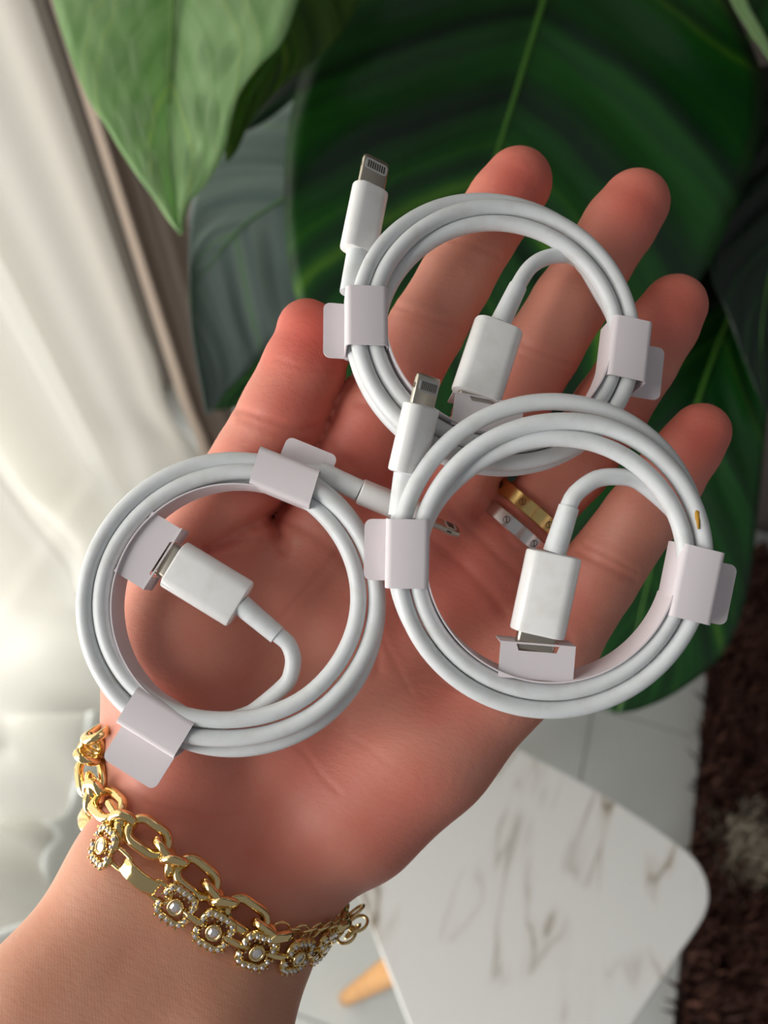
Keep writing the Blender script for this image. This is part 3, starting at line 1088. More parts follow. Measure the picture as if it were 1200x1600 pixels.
# finger nails on the far side of the tips
for nm, ch in FINGERS.items():
    c0, c1 = K(*ch[0]), K(*ch[2])
    ax = c0[:3] - c1[:3]
    ax /= np.linalg.norm(ax)
    zb = np.array([0, 0, 1.0])
    zb -= ax * zb.dot(ax)
    zb /= np.linalg.norm(zb)
    xb = np.cross(ax, zb)
    r_ = c0[3] + 0.35
    Vn, Fn = [], []
    NU, NV = 9, 9
    for i in range(NU):
        u = -1 + 2 * i / (NU - 1)
        for j in range(NV):
            v = j / (NV - 1)
            al = u * 1.0
            wd = r_ * (0.82 if v < 0.85 else 0.78)
            y_ = -4.5 + v * 10.5 - (abs(u) ** 3) * 1.8 * (v > 0.5)
            Vn.append(c0[:3] + ax * y_ + xb * math.sin(al) * wd + zb * (math.cos(al) * r_ * 0.98 - max(0, y_ - 1) * 0.35))
    for i in range(NU - 1):
        for j in range(NV - 1):
            Fn.append((i * NV + j, i * NV + j + 1, (i + 1) * NV + j + 1, (i + 1) * NV + j))
    o = link_mesh('fingernail', c2w(np.array(Vn)), Fn, M_NAIL, hand)
    sd = o.modifiers.new('t', 'SOLIDIFY')
    sd.thickness = 0.0005

# ------------------------------------------------------------------ cables
CORD_R = 1.84


def cable(name, label, cx, cy, depth, rx, ry, ctrl, lead_in, lead_out, lightning, usbc, bands, strip, flap, group):
    """coil in its own plane: u right, v up, w towards the viewer (mm)"""
    C = P(cx, cy, depth)
    Rm = np.array(Matrix.Rotation(math.radians(rx), 3, 'X') @ Matrix.Rotation(math.radians(ry), 3, 'Y'))
    s = F / depth

    def L(u, v, w):
        q = Rm @ np.array([u, v, w], float)
        return np.array([C[0] + q[0], C[1] + q[1], C[2] - q[2]])

    def D(u, v, w):
        q = Rm @ np.array([u, v, w], float)
        return np.array([q[0], q[1], -q[2]])

    def px2(x, y, w):
        """frame position -> plane coords with height w"""
        d = depth - w
        for _ in range(4):
            p = P(x, y, d)
            q = Rm.T @ np.array([p[0] - C[0], p[1] - C[1], -(p[2] - C[2])])
            # slide along the ray until local w matches
            d -= (w - q[2]) / max(0.5, Rm[2, 2])
        return q[:2]

    th = empty(name, c2w(L(0, 0, -6)), label, 'cable', group)
    # --- cord
    pts = []
    for x, y, w in lead_in:
        q = px2(x, y, w)
        pts.append((q[0], q[1], w))
    A = np.array(ctrl, float)
    TH = np.linspace(A[0, 0], A[-1, 0], int((A[-1, 0] - A[0, 0]) / 6) + 1)
    # smooth monotone-ish interpolation of r and w over the angle
    cr = catmull(A, 12)
    rr = np.interp(TH, cr[:, 0], cr[:, 1])
    ww = np.interp(TH, cr[:, 0], cr[:, 2])
    for t, r_, w in zip(TH, rr, ww):
        a = math.radians(t)
        pts.append((r_ * math.cos(a), r_ * math.sin(a), w))
    for x, y, w in lead_out:
        q = px2(x, y, w)
        pts.append((q[0], q[1], w))
    pts = catmull(np.array(pts), 3)
    path = resample(np.array([L(*p) for p in pts]), 520)
    V, Fc = tube(path, CORD_R, 14)
    link_mesh('cord', c2w(V), Fc, M_CORD, th)

    def axes(p0, p1, roll):
        ax = (p1 - p0) / np.linalg.norm(p1 - p0)
        view = (p0 + p1) / 2
        view /= np.linalg.norm(view)                 # away from the viewer
        xd = np.cross(ax, view)
        xd /= np.linalg.norm(xd)
        if xd[0] < 0:
            xd = -xd
        yd = np.cross(xd, ax)
        yd /= np.linalg.norm(yd)
        if yd.dot(view) > 0:
            yd = -yd                                  # yd towards the viewer
        c_, s_ = math.cos(math.radians(roll)), math.sin(math.radians(roll))
        return ax, xd * c_ - yd * s_, yd * c_ + xd * s_

    def housing(nm, p0, p1, w, h, roll, rad):
        ax, xd, yd = axes(p0, p1, roll)
        prof = [0.86, 0.97, 1.0, 1.0, 0.985, 0.93]
        Ln = np.linalg.norm(p1 - p0)
        ts = [0, 0.25 / Ln, 0.7 / Ln, 1 - 0.5 / Ln, 1 - 0.15 / Ln, 1]
        V, Fc = loft(p0, p1, xd, yd, lambda k: rrect(w * prof[k], h * prof[k], min(rad, h * prof[k] * 0.49), 7), ts)
        o = link_mesh(nm, c2w(V), Fc, M_PLUG, th)
        set_auto(o, 40)
        return o, ax, xd, yd

    # --- lightning end: boot, housing, metal tip with contacts
    (bx, by, bw), (h0x, h0y, h0w), (h1x, h1y, h1w), tipx, tipy, tipw, roll = lightning
    b0 = L(*px2(bx, by, bw), bw)
    h0 = L(*px2(h0x, h0y, h0w), h0w)
    h1 = L(*px2(h1x, h1y, h1w), h1w)
    tp = L(*px2(tipx, tipy, tipw), tipw)
    k = np.linspace(0, 1, 8)[:, None]
    V, Fc = tube(b0 + (h0 - b0) * k, np.linspace(2.45, 2.65, 8), 18)
    o = link_mesh('strain_relief', c2w(V), Fc, M_CORD, th)
    set_auto(o, 40)
    ho, ax, xd, yd = housing('plug_housing', h0, h1, 9.0, 5.5, roll, 2.7)
    th_ = 1.6
    tp = h1 + ax * np.linalg.norm(tp - h1)
    prof = [1, 1, 1, 0.93, 0.8]
    Lt = np.linalg.norm(tp - h1)
    V, Fc = loft(h1 - ax * 0.5, tp, xd, yd, lambda k: rrect(7.0 * (1 if k < 3 else (0.96 if k == 3 else 0.86)), th_ * prof[k], th_ * prof[k] * 0.45, 5),
                 [0, 0.5, 0.86, 0.96, 1])
    to = link_mesh('plug_tip', c2w(V), Fc, M_STEEL, th)
    set_auto(to, 40)
    for sg in (1, -1):
        oc = tp - ax * 2.3 + yd * sg * (th_ / 2 + 0.02)
        V, Fc = plate(rrect(5.8, 2.7, 0.8), xd, ax, yd, oc, 0.1)
        link_mesh('contact_pad', c2w(V), Fc, M_CONTACT_PAD, to, smooth=False)
        for q in range(8):
            V, Fc = plate(rrect(0.34, 1.8, 0.12, 2), xd, ax, yd, oc + xd * (q - 3.5) * 0.6 + yd * sg * 0.05, 0.1)
            link_mesh('contact', c2w(V), Fc, M_CONTACT, to, smooth=False)
        V, Fc = plate(rrect(0.5, 1.2, 0.24, 3), yd, ax, xd, tp - ax * 2.6 + xd * sg * 3.49, 0.08)
        link_mesh('side_notch', c2w(V), Fc, M_CONTACT, to, smooth=False)
    # --- usb-c end
    (bx, by, bw), (h0x, h0y, h0w), (h1x, h1y, h1w), roll, tiplen = usbc
    b0 = L(*px2(bx, by, bw), bw)
    h0 = L(*px2(h0x, h0y, h0w), h0w)
    h1 = L(*px2(h1x, h1y, h1w), h1w)
    V, Fc = tube(b0 + (h0 - b0) * k, np.linspace(2.15, 2.45, 8), 18)
    o = link_mesh('strain_relief', c2w(V), Fc, M_CORD, th)
    set_auto(o, 40)
    ho, ax, xd, yd = housing('plug_housing', h0, h1, 11.6, 5.6, roll, 2.7)
    V, Fc = loft(h1 - ax * 0.4, h1 + ax * tiplen, xd, yd, lambda k: rrect(8.3 * (1 if k < 2 else .95), 2.5 * (1 if k < 2 else .85), 1.05, 6), [0, 0.93, 1])
    o = link_mesh('plug_tip', c2w(V), Fc, M_STEEL, th)
    set_auto(o, 40)
    tip_mid = h1 + ax * tiplen * 0.55
    # --- paper wrap: inner strip, two bands with tabs, folded flap with slot
    PT = 0.32
    r_s = strip[2]
    t0, t1 = strip[:2]
    sa = np.radians(np.linspace(t0, t1, 60))
    Vs, Fs = [], []
    rk = r_s + np.zeros(60)
    for a, r_ in zip(sa, rk):
        for dr, w in ((0, 4.1), (0, -4.6), (-PT, -4.6), (-PT, 4.1)):
            Vs.append(L((r_ + dr) * math.cos(a), (r_ + dr) * math.sin(a), w))
    for i in range(59):
        for q in range(4):
            q2 = (q + 1) % 4
            Fs.append((i * 4 + q, i * 4 + q2, i * 4 + 4 + q2, i * 4 + 4 + q))
    Fs += [(0, 1, 2, 3), (236, 239, 238, 237)]
    wrap = link_mesh('paper_wrap', c2w(np.array(Vs)), Fs, M_PAPER, th)
    set_auto(wrap, 30)
    for (ta, ln, rin, rout, tabo, tabl, tabs, skew) in bands:
        a = math.radians(ta)
        er, et = np.array([math.cos(a), math.sin(a)]), np.array([-math.sin(a), math.cos(a)])
        rc, rw = (rin + rout) / 2, rout - rin
        wt, wb_ = 4.7, -4.9
        pr = rrect(rw, wt - wb_, 1.3, 4) + np.array([rc, (wt + wb_) / 2])
        pi_ = rrect(rw - 2 * PT, wt - wb_ - 2 * PT, 1.0, 4) + np.array([rc, (wt + wb_) / 2])
        nP = len(pr)
        Vb = []
        for sgn in (-1, 1):
            for prof in (pr, pi_):
                for r_, w in prof:
                    p = er * r_ + et * (sgn * ln / 2 + skew * (r_ - rc))
                    Vb.append(L(p[0], p[1], w))
        Fb = []
        for q in range(nP):
            q2 = (q + 1) % nP
            Fb.append((q, q2, 2 * nP + q2, 2 * nP + q))
            Fb.append((nP + q2, nP + q, 3 * nP + q, 3 * nP + q2))
            Fb.append((q2, q, nP + q, nP + q2))
            Fb.append((2 * nP + q, 2 * nP + q2, 3 * nP + q2, 3 * nP + q))
        o = link_mesh('paper_band', c2w(np.array(Vb)), Fb, M_PAPER, wrap)
        set_auto(o, 30)
        # tab: rounded outer corners, slightly lifted towards the viewer at its end
        poly = [(rc, -tabl / 2)]
        R0 = rout + tabo
        for (ccx, ccy, a0) in ((R0 - 1.6, -tabl / 2 + 1.6, -90), (R0 - 1.6, tabl / 2 - 1.6, 0)):
            for q in range(6):
                an = math.radians(a0 + 18 * q)
                poly.append((ccx + 1.6 * math.cos(an), ccy + 1.6 * math.sin(an)))
        poly.append((rc, tabl / 2))
        e3r, e3t, e3w = D(er[0], er[1], 0), D(et[0], et[1], 0), D(0, 0, 1)
        o3 = L(et[0] * tabs, et[1] * tabs, -3.0)
        up = 0.10
        er2 = e3r * math.cos(up) + e3w * math.sin(up)
        o3 = o3 + (e3r - er2) * rout
        V, Fc = plate(poly, er2, e3t, e3w, o3, PT)
        link_mesh('paper_tab', c2w(V), Fc, M_PAPER, wrap, smooth=False)
    # flap
    ta, hw, fh, fw, shelf_ex, nd, fs = flap
    a = math.radians(ta)
    er, et = np.array([math.cos(a), math.sin(a)]), np.array([-math.sin(a), math.cos(a)])
    rbase = math.sqrt(max(r_s ** 2 - hw ** 2, 1)) + 0.7
    e_in, e_t, e_w = D(-er[0], -er[1], 0), D(et[0], et[1], 0), D(0, 0, 1)
    o3 = L(er[0] * rbase + et[0] * fs, er[1] * rbase + et[1] * fs, fw)
    nw = 4.6
    poly = [(-hw, 0), (hw, 0), (hw, fh), (nw, fh), (nw - .6, fh - nd), (-nw + .6, fh - nd), (-nw, fh), (-hw, fh)]
    V, Fc = plate(poly, e_t, e_in, e_w, o3, PT)
    link_mesh('paper_flap', c2w(V), Fc, M_PAPER, wrap, smooth=False)
    # shelf with slot, folded back from the flap's edge
    oS = L(er[0] * (rbase - fh) + et[0] * fs, er[1] * (rbase - fh) + et[1] * fs, fw)
    dp = 6.2
    for poly in ([(-hw - shelf_ex, 0.3), (hw + shelf_ex * .2, 0.3), (hw + shelf_ex * .2, -0.35), (-hw - shelf_ex, -0.35)],
                 [(-hw - shelf_ex, 0), (-nw, 0), (-nw, -dp), (-hw - shelf_ex, -dp)], [(nw, 0), (hw, 0), (hw, -dp), (nw, -dp)],
                 [(-hw, -4.2), (hw, -4.2), (hw, -dp), (-hw, -dp)]):
        V, Fc = plate(poly, e_t, e_w, e_in, oS, PT)
        link_mesh('paper_shelf', c2w(V), Fc, M_PAPER, wrap, smooth=False)
    return th, L, px2


GRP = 'white coiled charging cables in the palm'
# right cable, on top
cable('charging_cable', 'white coiled cable over the ring finger and pinky with a mustard stain, overlapping another', 857, 867, 162.5, 1, 0,
      [(176, 32.6, -2), (225, 32.4, -2.2), (270, 32.4, -2.2), (360, 32.9, -2), (405, 33, -1.2), (450, 32.4, -.5), (500, 31.8, 1), (540, 31.8, 2), (580, 32.4, 2), (630, 32.4, 2), (680, 32.4, 2), (726, 31.9, 2.2),
       (765, 30.3, 2.4), (810, 27.9, 2.4), (850, 27.2, 2.2), (887, 27.6, 2), (930, 28.5, 2), (990, 28.6, 2), (1040, 28.5, 2.2), (1086, 27.8, 2.6),
       (1125, 26, 2.6), (1170, 24.5, 1.6), (1210, 24.6, 0), (1250, 27, -2), (1300, 28.4, -2.2), (1350, 28.4, -2.2), (1395, 29.8, -2.2), (1440, 30.2, -2.2), (1460, 28.4, -1.8)],
      [(632, 741, -1.6), (627, 790, -1.8)],
      [(1000, 753, -0.6), (968, 745, 0.4), (933, 748, 1.0), (904, 767, 1.4), (889, 790, 1.6), (866, 858, 1.8)],
      ((624, 806, -1.7), (634, 740, -1.6), (659, 634, -0.5), 671, 588, -0.2, 46),
      ((889, 792, 1.6), (866, 864, 1.8), (839, 990, 1.6), 6, 6.2),
      [(179, 14.3, 25.4, 34.5, 4.6, 13.2, -0.3, 0.0), (-11, 15.2, 25.8, 34.9, 6.0, 13.2, -1.2, -0.05)], (186, 342, 26.4), (265.5, 7.8, 7.4, 3.2, 0.15, 1.6, -1.3), GRP)
# upper cable, on the fingers
cable('charging_cable', 'white coiled cable lying across the index and middle fingers, farthest from the wrist', 776, 514, 177.0, -11.5, 6,
      [(174, 33.2, -2), (225, 32.8, -2.2), (270, 32.6, -2.2), (360, 32.9, -2), (405, 33.2, -1.5), (450, 33.2, -.8), (500, 32.6, 1), (535, 32.3, 2), (580, 32.8, 2), (630, 32.4, 2), (680, 32.4, 2), (726, 31.5, 2),
       (765, 30.9, 2.2), (810, 29.8, 2.2), (850, 28.9, 2), (887, 28.8, 2), (930, 28.9, 2), (990, 28.6, 2), (1040, 28.5, 2), (1086, 27.6, 2.2),
       (1125, 26.6, 2.2), (1170, 26.2, 1.2), (1210, 26, 0), (1250, 27, -2), (1300, 28.4, -2.2), (1350, 28.4, -2.2), (1395, 29.8, -2.2), (1440, 30.2, -2.2), (1462, 28.6, -1.8)],
      [(559, 396, -1.6), (553, 440, -1.8)],
      [(905, 406, -0.6), (864, 400, 0.4), (832, 414, 1.0), (814, 438, 1.4), (808, 450, 1.6), (781, 506, 1.8)],
      ((547, 458, -1.8), (559, 396, -1.6), (579, 296, -0.5), 590, 250, 0, 22),
      ((809, 448, 1.6), (780, 508, 1.8), (743, 621, 1.6), 8, 5.8),
      [(180.5, 14.0, 25.6, 35.0, 4.8, 13.4, 0.6, 0.0), (-10, 14.8, 25.6, 35.0, 6.2, 13.4, -1.4, 0.0)], (186, 342, 26.4), (261, 7.8, 7.4, 3.2, 0.6, 1.2, 0), GRP)
# left cable, on the ball of the thumb
cable('charging_cable', 'white coiled cable on the ball of the thumb, nearest the gold bracelets', 365, 940, 173.0, -8, 0,
      [(66, 33.0, -1.6), (110, 32.8, -2), (180, 32.8, -2.2), (230, 32.4, -2.2), (270, 32.5, -2.4), (315, 32.9, -2.4), (360, 32.5, -2.2), (400, 32.4, -1.5), (440, 32.3, 1), (480, 32.4, 2), (540, 32.8, 2), (590, 31.6, 2), (630, 29.5, 2.2),
       (675, 30.9, 2.2), (720, 32.2, 2), (765, 31.5, 2), (805, 29.4, 2.2), (845, 28.8, 2.2), (900, 29.0, 2.2), (945, 27.6, 2.4), (990, 25.6, 2.6), (1035, 26.8, 2.6), (1080, 28.2, 2.4), (1125, 28.0, 1.2), (1160, 28.3, -1.4),
       (1200, 28.5, -2.2), (1260, 28.6, -2.2), (1310, 28.3, -2.2), (1340, 27.0, -2.0), (1362, 24.6, -1.6)],
      [(560, 767, -2.6), (528, 750, -2.2), (505, 739, -1.8)],
      [(446, 1070, -1.0), (456, 1048, -.6), (458, 1026, 0), (449, 1004, 0.4), (432, 990, 0.6), (381, 947, 0.9)],
      ((498, 736, -1.8), (562, 767, -2.6), (655, 806, -5.0), 716, 829, -6.6, 78),
      ((433, 992, 0.6), (377, 945, 0.9), (272, 881, 1.2), -8, 4.6),
      [(67.5, 14.6, 25.6, 34.6, 5.6, 12.8, -2.0, 0.12), (239.5, 14.6, 25.6, 34.6, 9.6, 13.8, -0.4, 0.0)], (68, 236, 26.4), (149, 7.8, 7.8, 3.0, 0.2, 0.7, 0), GRP)

# mustard stain on the right cable
_c = [o for o in bpy.data.objects if o.get('label', '').startswith('white coiled cable over')][0]
sp = P(1091, 810, 158.25)
V, Fc = [], []
for k in range(14):
    a = 2 * PI * k / 14
    rr_ = 1 + 0.2 * math.sin(3 * a)
    V.append(c2w(sp + np.array([0.6 * rr_ * math.cos(a) - 0.1 * math.sin(a), 2.0 * rr_ * math.sin(a), 0.12 * math.cos(a) ** 2])))
V.append(c2w(sp - np.array([0, 0, 0.05])))
Fc = [(k, (k + 1) % 14, 14) for k in range(14)]
o = link_mesh('stain', np.array(V), Fc, M_STAIN, _c)
o.modifiers.new('t', 'SOLIDIFY').thickness = 0.0003

# ------------------------------------------------------------------ finger rings
def finger_ring(name, label, px, py, m, r_, wdt):
    a, b = K(895, 730, 201, 61), K(828, 806, 202, 59)
    ax = (a - b)[:3]
    ax /= np.linalg.norm(ax)
    ctr = P(px, py, 202)
    v = np.array([0, 0, -1.0])
    v -= ax * v.dot(ax)
    v /= np.linalg.norm(v)
    u = np.cross(ax, v)
    n_ = 56
    prof = [(-wdt / 2, 0.15), (-wdt / 2, 0.9), (-wdt / 2 + .25, 1.15), (wdt / 2 - .25, 1.15), (wdt / 2, 0.9), (wdt / 2, 0.15)]
    V, Fc = [], []
    for i in range(n_):
        t = 2 * PI * i / n_
        d = v * math.cos(t) + u * math.sin(t)
        for s_, h_ in prof:
            V.append(ctr + ax * s_ + d * (r_ + h_))
    m_ = len(prof)
    for i in range(n_):
        for k in range(m_):
            k2 = (k + 1) % m_
            i2 = (i + 1) % n_
            Fc.append((i * m_ + k, i * m_ + k2, i2 * m_ + k2, i2 * m_ + k))
    th = empty(name, c2w(ctr), label, 'ring')
    o = link_mesh('ring_band', c2w(np.array(V)), Fc, m, th)
    set_auto(o, 40)
    for q in range(8):                                    # engraved screw heads around the band
        t = 2 * PI * (q + 0.5) / 8
        d = v * math.cos(t) + u * math.sin(t)
        e2 = np.cross(ax, d)
        c0 = ctr + d * (r_ + 1.16)
        V1, F1 = tube([c0 + ax * math.cos(x) * 0.85 + e2 * math.sin(x) * 0.85 for x in np.linspace(0, 2 * PI, 18, endpoint=False)], 0.09, 6, closed=True)
        V2, F2 = box(c0, e2 * 0.8 * .7 + ax * 0.8 * .7, (ax - e2) * 0.07, d * 0.07)
        link_mesh('screw_mark', c2w(join((V1, F1), (V2, F2))[0]), join((V1, F1), (V2, F2))[1], M_ENGRAVE, th)
    return th


finger_ring('finger_ring', 'yellow gold band with screw marks, the ring nearer the fingertip', 827, 799, M_GOLD_RING, 10.4, 3.9)
finger_ring('finger_ring', 'silver band with screw marks, the ring nearer the palm', 804, 826, M_SILVER_RING, 10.7, 3.7)

# ------------------------------------------------------------------ bracelets
def wrist_loop(front, lift, back, spacing=0.5):
    """closed loop in camera mm: over the visible side of the wrist, then round the back"""
    fp = []
    for it in front:
        px, py = it[:2]
        d = skin_depth(px, py, it[2] if len(it) > 2 else 196)
        d -= lift if d < 215 else 0
        fp.append(P(px, py, d))
    fp = np.array(fp)
    a, b = fp[0], fp[-1]
    c = (a + b) / 2
    bk = []
    for ph in np.linspace(0, PI, 9)[1:-1]:
        bk.append(c + (b - c) * math.cos(ph) + np.array([0, 0, back]) * math.sin(ph))
    pts = catmull(np.concatenate([fp, bk]), 14, True)
    return np.array(pts)


def frames(loop):
    n_ = len(loop)
    seg = np.linalg.norm(np.roll(loop, -1, 0) - loop, axis=1)
    s = np.concatenate([[0], np.cumsum(seg)])
    cen_ = loop.mean(0)
    axis = np.linalg.svd(loop - cen_)[2][2]
    def at(d):
        d = d % s[-1]
        i = min(np.searchsorted(s, d, 'right') - 1, n_ - 1)
        t = (d - s[i]) / max(seg[i], 1e-6)
        p = loop[i] * (1 - t) + loop[(i + 1) % n_] * t
        q = loop[(i + 4) % n_] - loop[(i - 3) % n_]
        T = q / np.linalg.norm(q)
        out = np.cross(T, axis)
        if out.dot(p - cen_) < 0:
            out = -out
        out /= np.linalg.norm(out)
        return p, T, out
    return s[-1], at


def near(loop, pt):
    seg = np.linalg.norm(np.roll(loop, -1, 0) - loop, axis=1)
    s = np.concatenate([[0], np.cumsum(seg)])
    pr = np.stack([600 + loop[:, 0] / loop[:, 2] * F, 800 - loop[:, 1] / loop[:, 2] * F], -1)
    dd = np.hypot(pr[:, 0] - pt[0], pr[:, 1] - pt[1]) + np.maximum(loop[:, 2] - 205, 0) * 20
    return s[int(dd.argmin())]


def local_mesh(name, V, Fc, m, smooth=True, auto=None):
    me = bpy.data.meshes.new(name)
    me.from_pydata((np.asarray(V) * 0.001).tolist(), [], [list(f) for f in Fc])
    if smooth:
        me.polygons.foreach_set('use_smooth', [True] * len(me.polygons))
    me.materials.append(m)
    return me


def put(name, me, parent, p, T, out, spin=0.0, tilt=0.0, sub=None):
    """x along the chain, z away from the skin; spin about x, tilt about z"""
    Tw, Ow = CR @ np.array([T[0], T[1], -T[2]]), CR @ np.array([out[0], out[1], -out[2]])
    Ow = Ow - Tw * Ow.dot(Tw)
    Ow /= np.linalg.norm(Ow)
    Bw = np.cross(Ow, Tw)
    R = Matrix((Tw, Bw, Ow)).transposed().to_4x4()
    R = R @ Matrix.Rotation(tilt, 4, 'Z') @ Matrix.Rotation(spin, 4, 'X')
    o = bpy.data.objects.new(name, me)
    COL.objects.link(o)
    o.parent = parent
    w = Vector(c2w(p))
    if parent.type == 'EMPTY':
        M = Matrix.Translation(w - parent.location) @ R
    else:
        M = parent['wm'] @ R if False else Matrix.Translation(w) @ R
    o.matrix_local = M
    return o


def stadium(Ln, W, r_, n_=10, nseg=10, bulge=0.0):
    h = (Ln - W) / 2
    pts = []
    for k in range(n_ + 1):
        a = -PI / 2 + PI * k / n_
        pts.append((h + W / 2 * math.cos(a), W / 2 * math.sin(a), 0))
    for k in range(n_ + 1):
        a = PI / 2 + PI * k / n_
        pts.append((-h + W / 2 * math.cos(a), W / 2 * math.sin(a), 0))
    pts = resample(np.array(pts + pts[:1]), 41)[:-1]
    pts[:, 2] = bulge * (1 - (pts[:, 0] / (Ln / 2)) ** 2)
    return tube(pts, r_, nseg, closed=True)


ME_LONG = local_mesh('long_link', *stadium(9.6, 5.4, 1.15, bulge=0.5), M_GOLD)
ME_OVAL = local_mesh('oval_link', *stadium(6.8, 4.6, 0.95), M_GOLD)
ME_KNOT = local_mesh('knot_ring', *stadium(5.0, 4.7, 1.15), M_GOLD)
ME_FINE = local_mesh('fine_link', *stadium(4.4, 4.0, 0.34, nseg=8), M_GOLD)
ME_MED = local_mesh('end_ring', *stadium(5.0, 4.9, 0.42, nseg=8), M_GOLD)

# --- chunky link chain
loop1 = wrist_loop([(160, 1152, 199), (148, 1208, 193), (166, 1250, 186), (206, 1284), (252, 1318), (300, 1360), (352, 1402), (402, 1438), (450, 1456), (500, 1452, 191), (534, 1438, 199)], 2.0, 34)
tot1, at1 = frames(loop1)
p0, _, _ = at1(near(loop1, (300, 1360)))
br1 = empty('chain_bracelet', c2w(p0), 'chunky gold link bracelet, closer to the palm, with a thin extension chain', 'bracelet')
end_s = near(loop1, (430, 1450))
pitch = 14.0
for i in range(0, 9):
    s0 = end_s - 7.4 - i * pitch
    if s0 - 3 < end_s + 1 - tot1 + 52:
        continue
    p, T, out = at1(s0)
    put('long_link', ME_LONG, br1, p + out * 1.0, T, out, spin=-0.6)
    p, T, out = at1(s0 + 5.2)
    put('oval_link', ME_OVAL, br1, p + out * 1.9, T, out, spin=0.95, tilt=-0.25)
    p, T, out = at1(s0 + 8.0)
    bt = np.cross(T, out)
    put('knot_ring', ME_KNOT, br1, p + out * 2.3, T, out, spin=0.85, tilt=0.6)
    put('knot_ring', ME_KNOT, br1, p + out * 0.7 - bt * 1.9 * (1 if bt[1] > 0 else -1) - T * 0.3, T, out, spin=1.3, tilt=-0.95)
s_clasp = near(loop1, (530, 1440))
sp_ = end_s + 1.5
k = 0
while sp_ < s_clasp - 2.0:
    p, T, out = at1(sp_)
    put('fine_link', ME_FINE, br1, p, T, out, spin=0.45 if k % 2 else -0.1, tilt=0.25 if k % 2 else -0.3)
    sp_ += 2.7
    k += 1
# lobster clasp and loose rings at the ulnar edge
pc, Tc, oc = at1(s_clasp)
Vc = catmull([(-4.2, 0, 0), (-2.5, 1.9, .2), (0.5, 2.3, .3), (3.0, 1.4, .2), (3.8, 0, 0), (3.0, -1.3, -.2), (0.4, -1.9, -.3), (-2.4, -1.5, -.2)], 6, True)
ME_CLASP = local_mesh('clasp', *tube(Vc, 0.85 + 0.35 * np.cos(np.linspace(0, 2 * PI, len(Vc), endpoint=False)), 10, closed=True), M_GOLD)
put('clasp', ME_CLASP, br1, pc, Tc, oc, spin=0.6)
for (px, py, d, spn) in ((556, 1424, 199, 0.3), (560, 1443, 199, 0.8), (551, 1455, 198, 0.2), (528, 1464, 196, 0.1), (541, 1460, 197, 0.9)):
    put('end_ring', ME_MED if py != 1464 else ME_FINE, br1, P(px, py, d), Tc, oc, spin=spn, tilt=spn)
# rear run of fine chain
sp_ = s_clasp + 5
while sp_ < tot1 + 0 and sp_ < end_s + 62:
    p, T, out = at1(sp_)
    put('fine_link', ME_FINE, br1, p, T, out, spin=0.35 if k % 2 else 1.1)
    sp_ += 2.5
    k += 1

# --- crystal station bracelet
loop2 = wrist_loop([(150, 1235, 198), (136, 1280, 190), (166, 1322), (215, 1366), (272, 1410), (335, 1452), (400, 1483), (462, 1491), (500, 1478, 190), (524, 1452, 198)], 2.4, 34)
tot2, at2 = frames(loop2)
p0, _, _ = at2(near(loop2, (275, 1410)))
br2 = empty('station_bracelet', c2w(p0), 'gold bracelet of crystal-set flower stations, lower on the wrist', 'bracelet')


def halo_mesh():
    """open halo of two facing crescents, gold, with a floor plate"""
    parts = []
    for sg in (-1, 1):
        a = np.linspace(math.radians(15), math.radians(165), 20) * sg
        rr_ = 3.7 - 0.35 * np.cos(4 * a)
        pts = np.stack([rr_ * np.cos(a), rr_ * np.sin(a), np.zeros(20)], -1)
        parts.append(tube(pts, 0.95, 8))
    parts.append(tube([(-3.2, 0, -.5), (3.2, 0, -.5)], 0.5, 8))
    return join(*parts)


def crystals_mesh():
    parts = []
    for sg in (-1, 1):
        for k_ in range(7):
            a = math.radians(21 + 23 * k_) * sg
            rr_ = 3.7 - 0.35 * math.cos(4 * a)
            c_ = np.array([rr_ * math.cos(a), rr_ * math.sin(a), 0.75])
            ring_ = [c_ + np.array([.62 * math.cos(t), .62 * math.sin(t), 0]) for t in np.linspace(0, 2 * PI, 8, endpoint=False)]
            top_ = [c_ + np.array([.33 * math.cos(t + .39), .33 * math.sin(t + .39), .42]) for t in np.linspace(0, 2 * PI, 8, endpoint=False)]
            V_ = np.array(ring_ + top_)
            F_ = [tuple(8 + i for i in range(8))]
            for i in range(8):
                j = (i + 1) % 8
                F_ += [(i, j, 8 + i), (j, 8 + j, 8 + i)]
            parts.append((V_, F_))
    return join(*parts)


def prong_mesh():
    parts = []
    for sg in (-1, 1):
        for k_ in range(8):
            a = math.radians(10 + 23 * k_) * sg
            for rr_ in (2.85 - 0.35 * math.cos(4 * a), 4.5 - 0.35 * math.cos(4 * a)):
                c_ = np.array([rr_ * math.cos(a), rr_ * math.sin(a), 0.65])
                parts.append(box(c_, (.2, 0, 0), (0, .2, 0), (0, 0, .4)))
    return join(*parts)


def bezel_mesh():
    prof = [(1.15, -0.3), (1.8, -0.3), (1.85, 1.2), (1.6, 1.45), (1.25, 1.3), (1.2, 0.9)]
    V_, F_ = lathe(prof, (0, 0), 20)
    return V_, F_


def stone_mesh():
    prof = [(1.24, 1.0), (1.1, 1.25), (.6, 1.5), (0.0, 1.5)]
    return lathe(prof, (0, 0), 10)


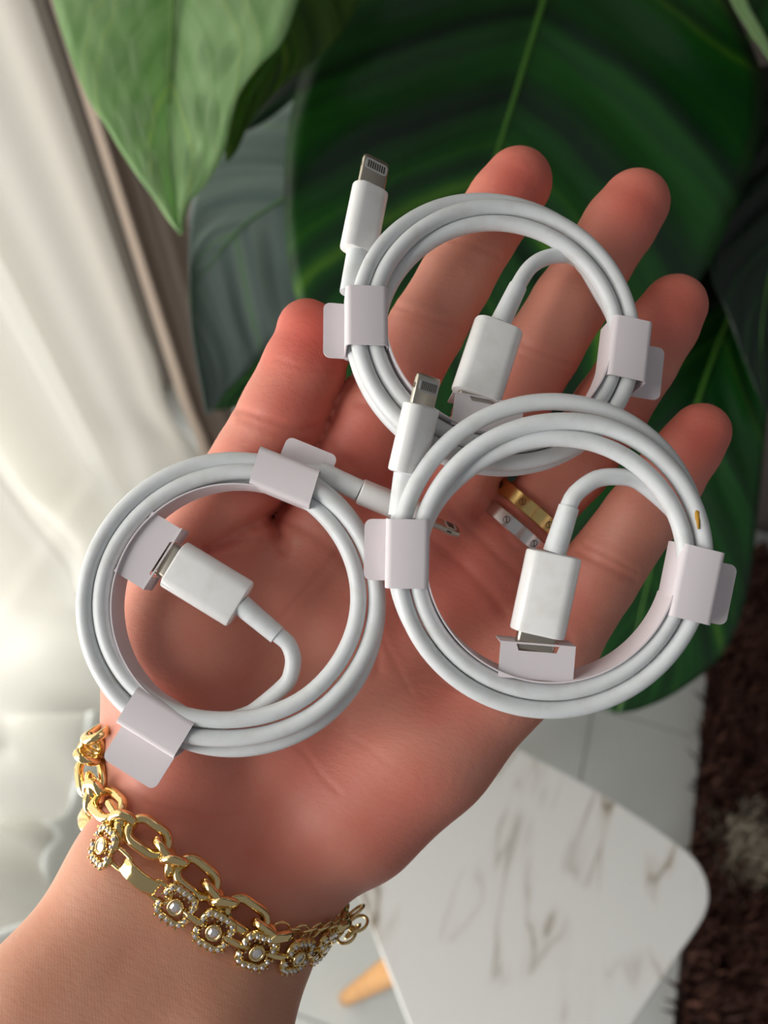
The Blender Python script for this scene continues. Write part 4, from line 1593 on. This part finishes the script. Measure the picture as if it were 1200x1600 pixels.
ME_HALO = local_mesh('crystal_station', *halo_mesh(), M_GOLD)
ME_CRY = local_mesh('crystals', *crystals_mesh(), M_CRYSTAL, smooth=False)
ME_PRONG = local_mesh('prongs', *prong_mesh(), M_GOLD, smooth=False)
ME_BEZ = local_mesh('bezel', *bezel_mesh(), M_GOLD)
ME_STONE = local_mesh('centre_stone', *stone_mesh(), M_CRYSTAL, smooth=False)
ME_BAR = local_mesh('connector_bar', *tube(catmull([(-2.9, 0, -.3), (-1, 0, .45), (1, 0, .45), (2.9, 0, -.3)], 5), 0.8, 10), M_GOLD)
_pl = catmull([(-4.8, 0, -.5), (-2, 0, .6), (2, 0, .6), (4.8, 0, -.5)], 6)
_V, _F = [], []
for p_ in _pl:
    for y_, z_ in ((-1.75, -.3), (-1.75, .25), (-1.45, .45), (1.45, .45), (1.75, .25), (1.75, -.3)):
        _V.append((p_[0], y_, p_[2] + z_))
for i in range(len(_pl) - 1):
    for q in range(6):
        q2 = (q + 1) % 6
        _F.append((i * 6 + q, i * 6 + q2, i * 6 + 6 + q2, i * 6 + 6 + q))
_F += [tuple(range(6))[::-1], tuple((len(_pl) - 1) * 6 + q for q in range(6))]
ME_PLATE = local_mesh('plain_plate', _V, _F, M_GOLD)
ME_SMALLBAR = local_mesh('hinge_link', *stadium(5.6, 3.6, 0.5, nseg=8), M_GOLD)


def station(s_at):
    p, T, out = at2(s_at)
    o = put('crystal_station', ME_HALO, br2, p + out * 0.4, T, out)
    for nm, me in (('crystals', ME_CRY), ('prongs', ME_PRONG), ('bezel', ME_BEZ), ('centre_stone', ME_STONE)):
        c_ = bpy.data.objects.new(nm, me)
        COL.objects.link(c_)
        c_.parent = o
        if nm in ('crystals', 'prongs'):
            c_['kind'] = 'stuff'


st_px = [(168, 1322), (275, 1411), (335, 1453), (400, 1483), (461, 1491), (502, 1476)]
ss = [near(loop2, q) for q in st_px]
plates = [near(loop2, (220, 1370)), near(loop2, (138, 1276))]
for s_at in ss:
    station(s_at)
for a_, b_ in zip(ss[1:-1], ss[2:]):
    p, T, out = at2((a_ + b_) / 2)
    put('connector_bar', ME_BAR, br2, p + out * 0.3, T, out)
for s_at in plates:
    p, T, out = at2(s_at)
    put('plain_plate', ME_PLATE, br2, p + out * 0.5, T, out)
    for dlt in (-5.6, 5.6):
        p, T, out = at2(s_at + dlt)
        put('hinge_link', ME_SMALLBAR, br2, p, T, out)
# round the back: stations and bars alternate
s_b = ss[-1] + 9
lim_b = tot2 + min(plates) - 8
flip = True
while s_b < lim_b:
    p, T, out = at2(s_b)
    if flip:
        put('connector_bar', ME_BAR, br2, p + out * 0.3, T, out)
        s_b += 5.6
    else:
        station(s_b)
        s_b += 5.6
    flip = not flip
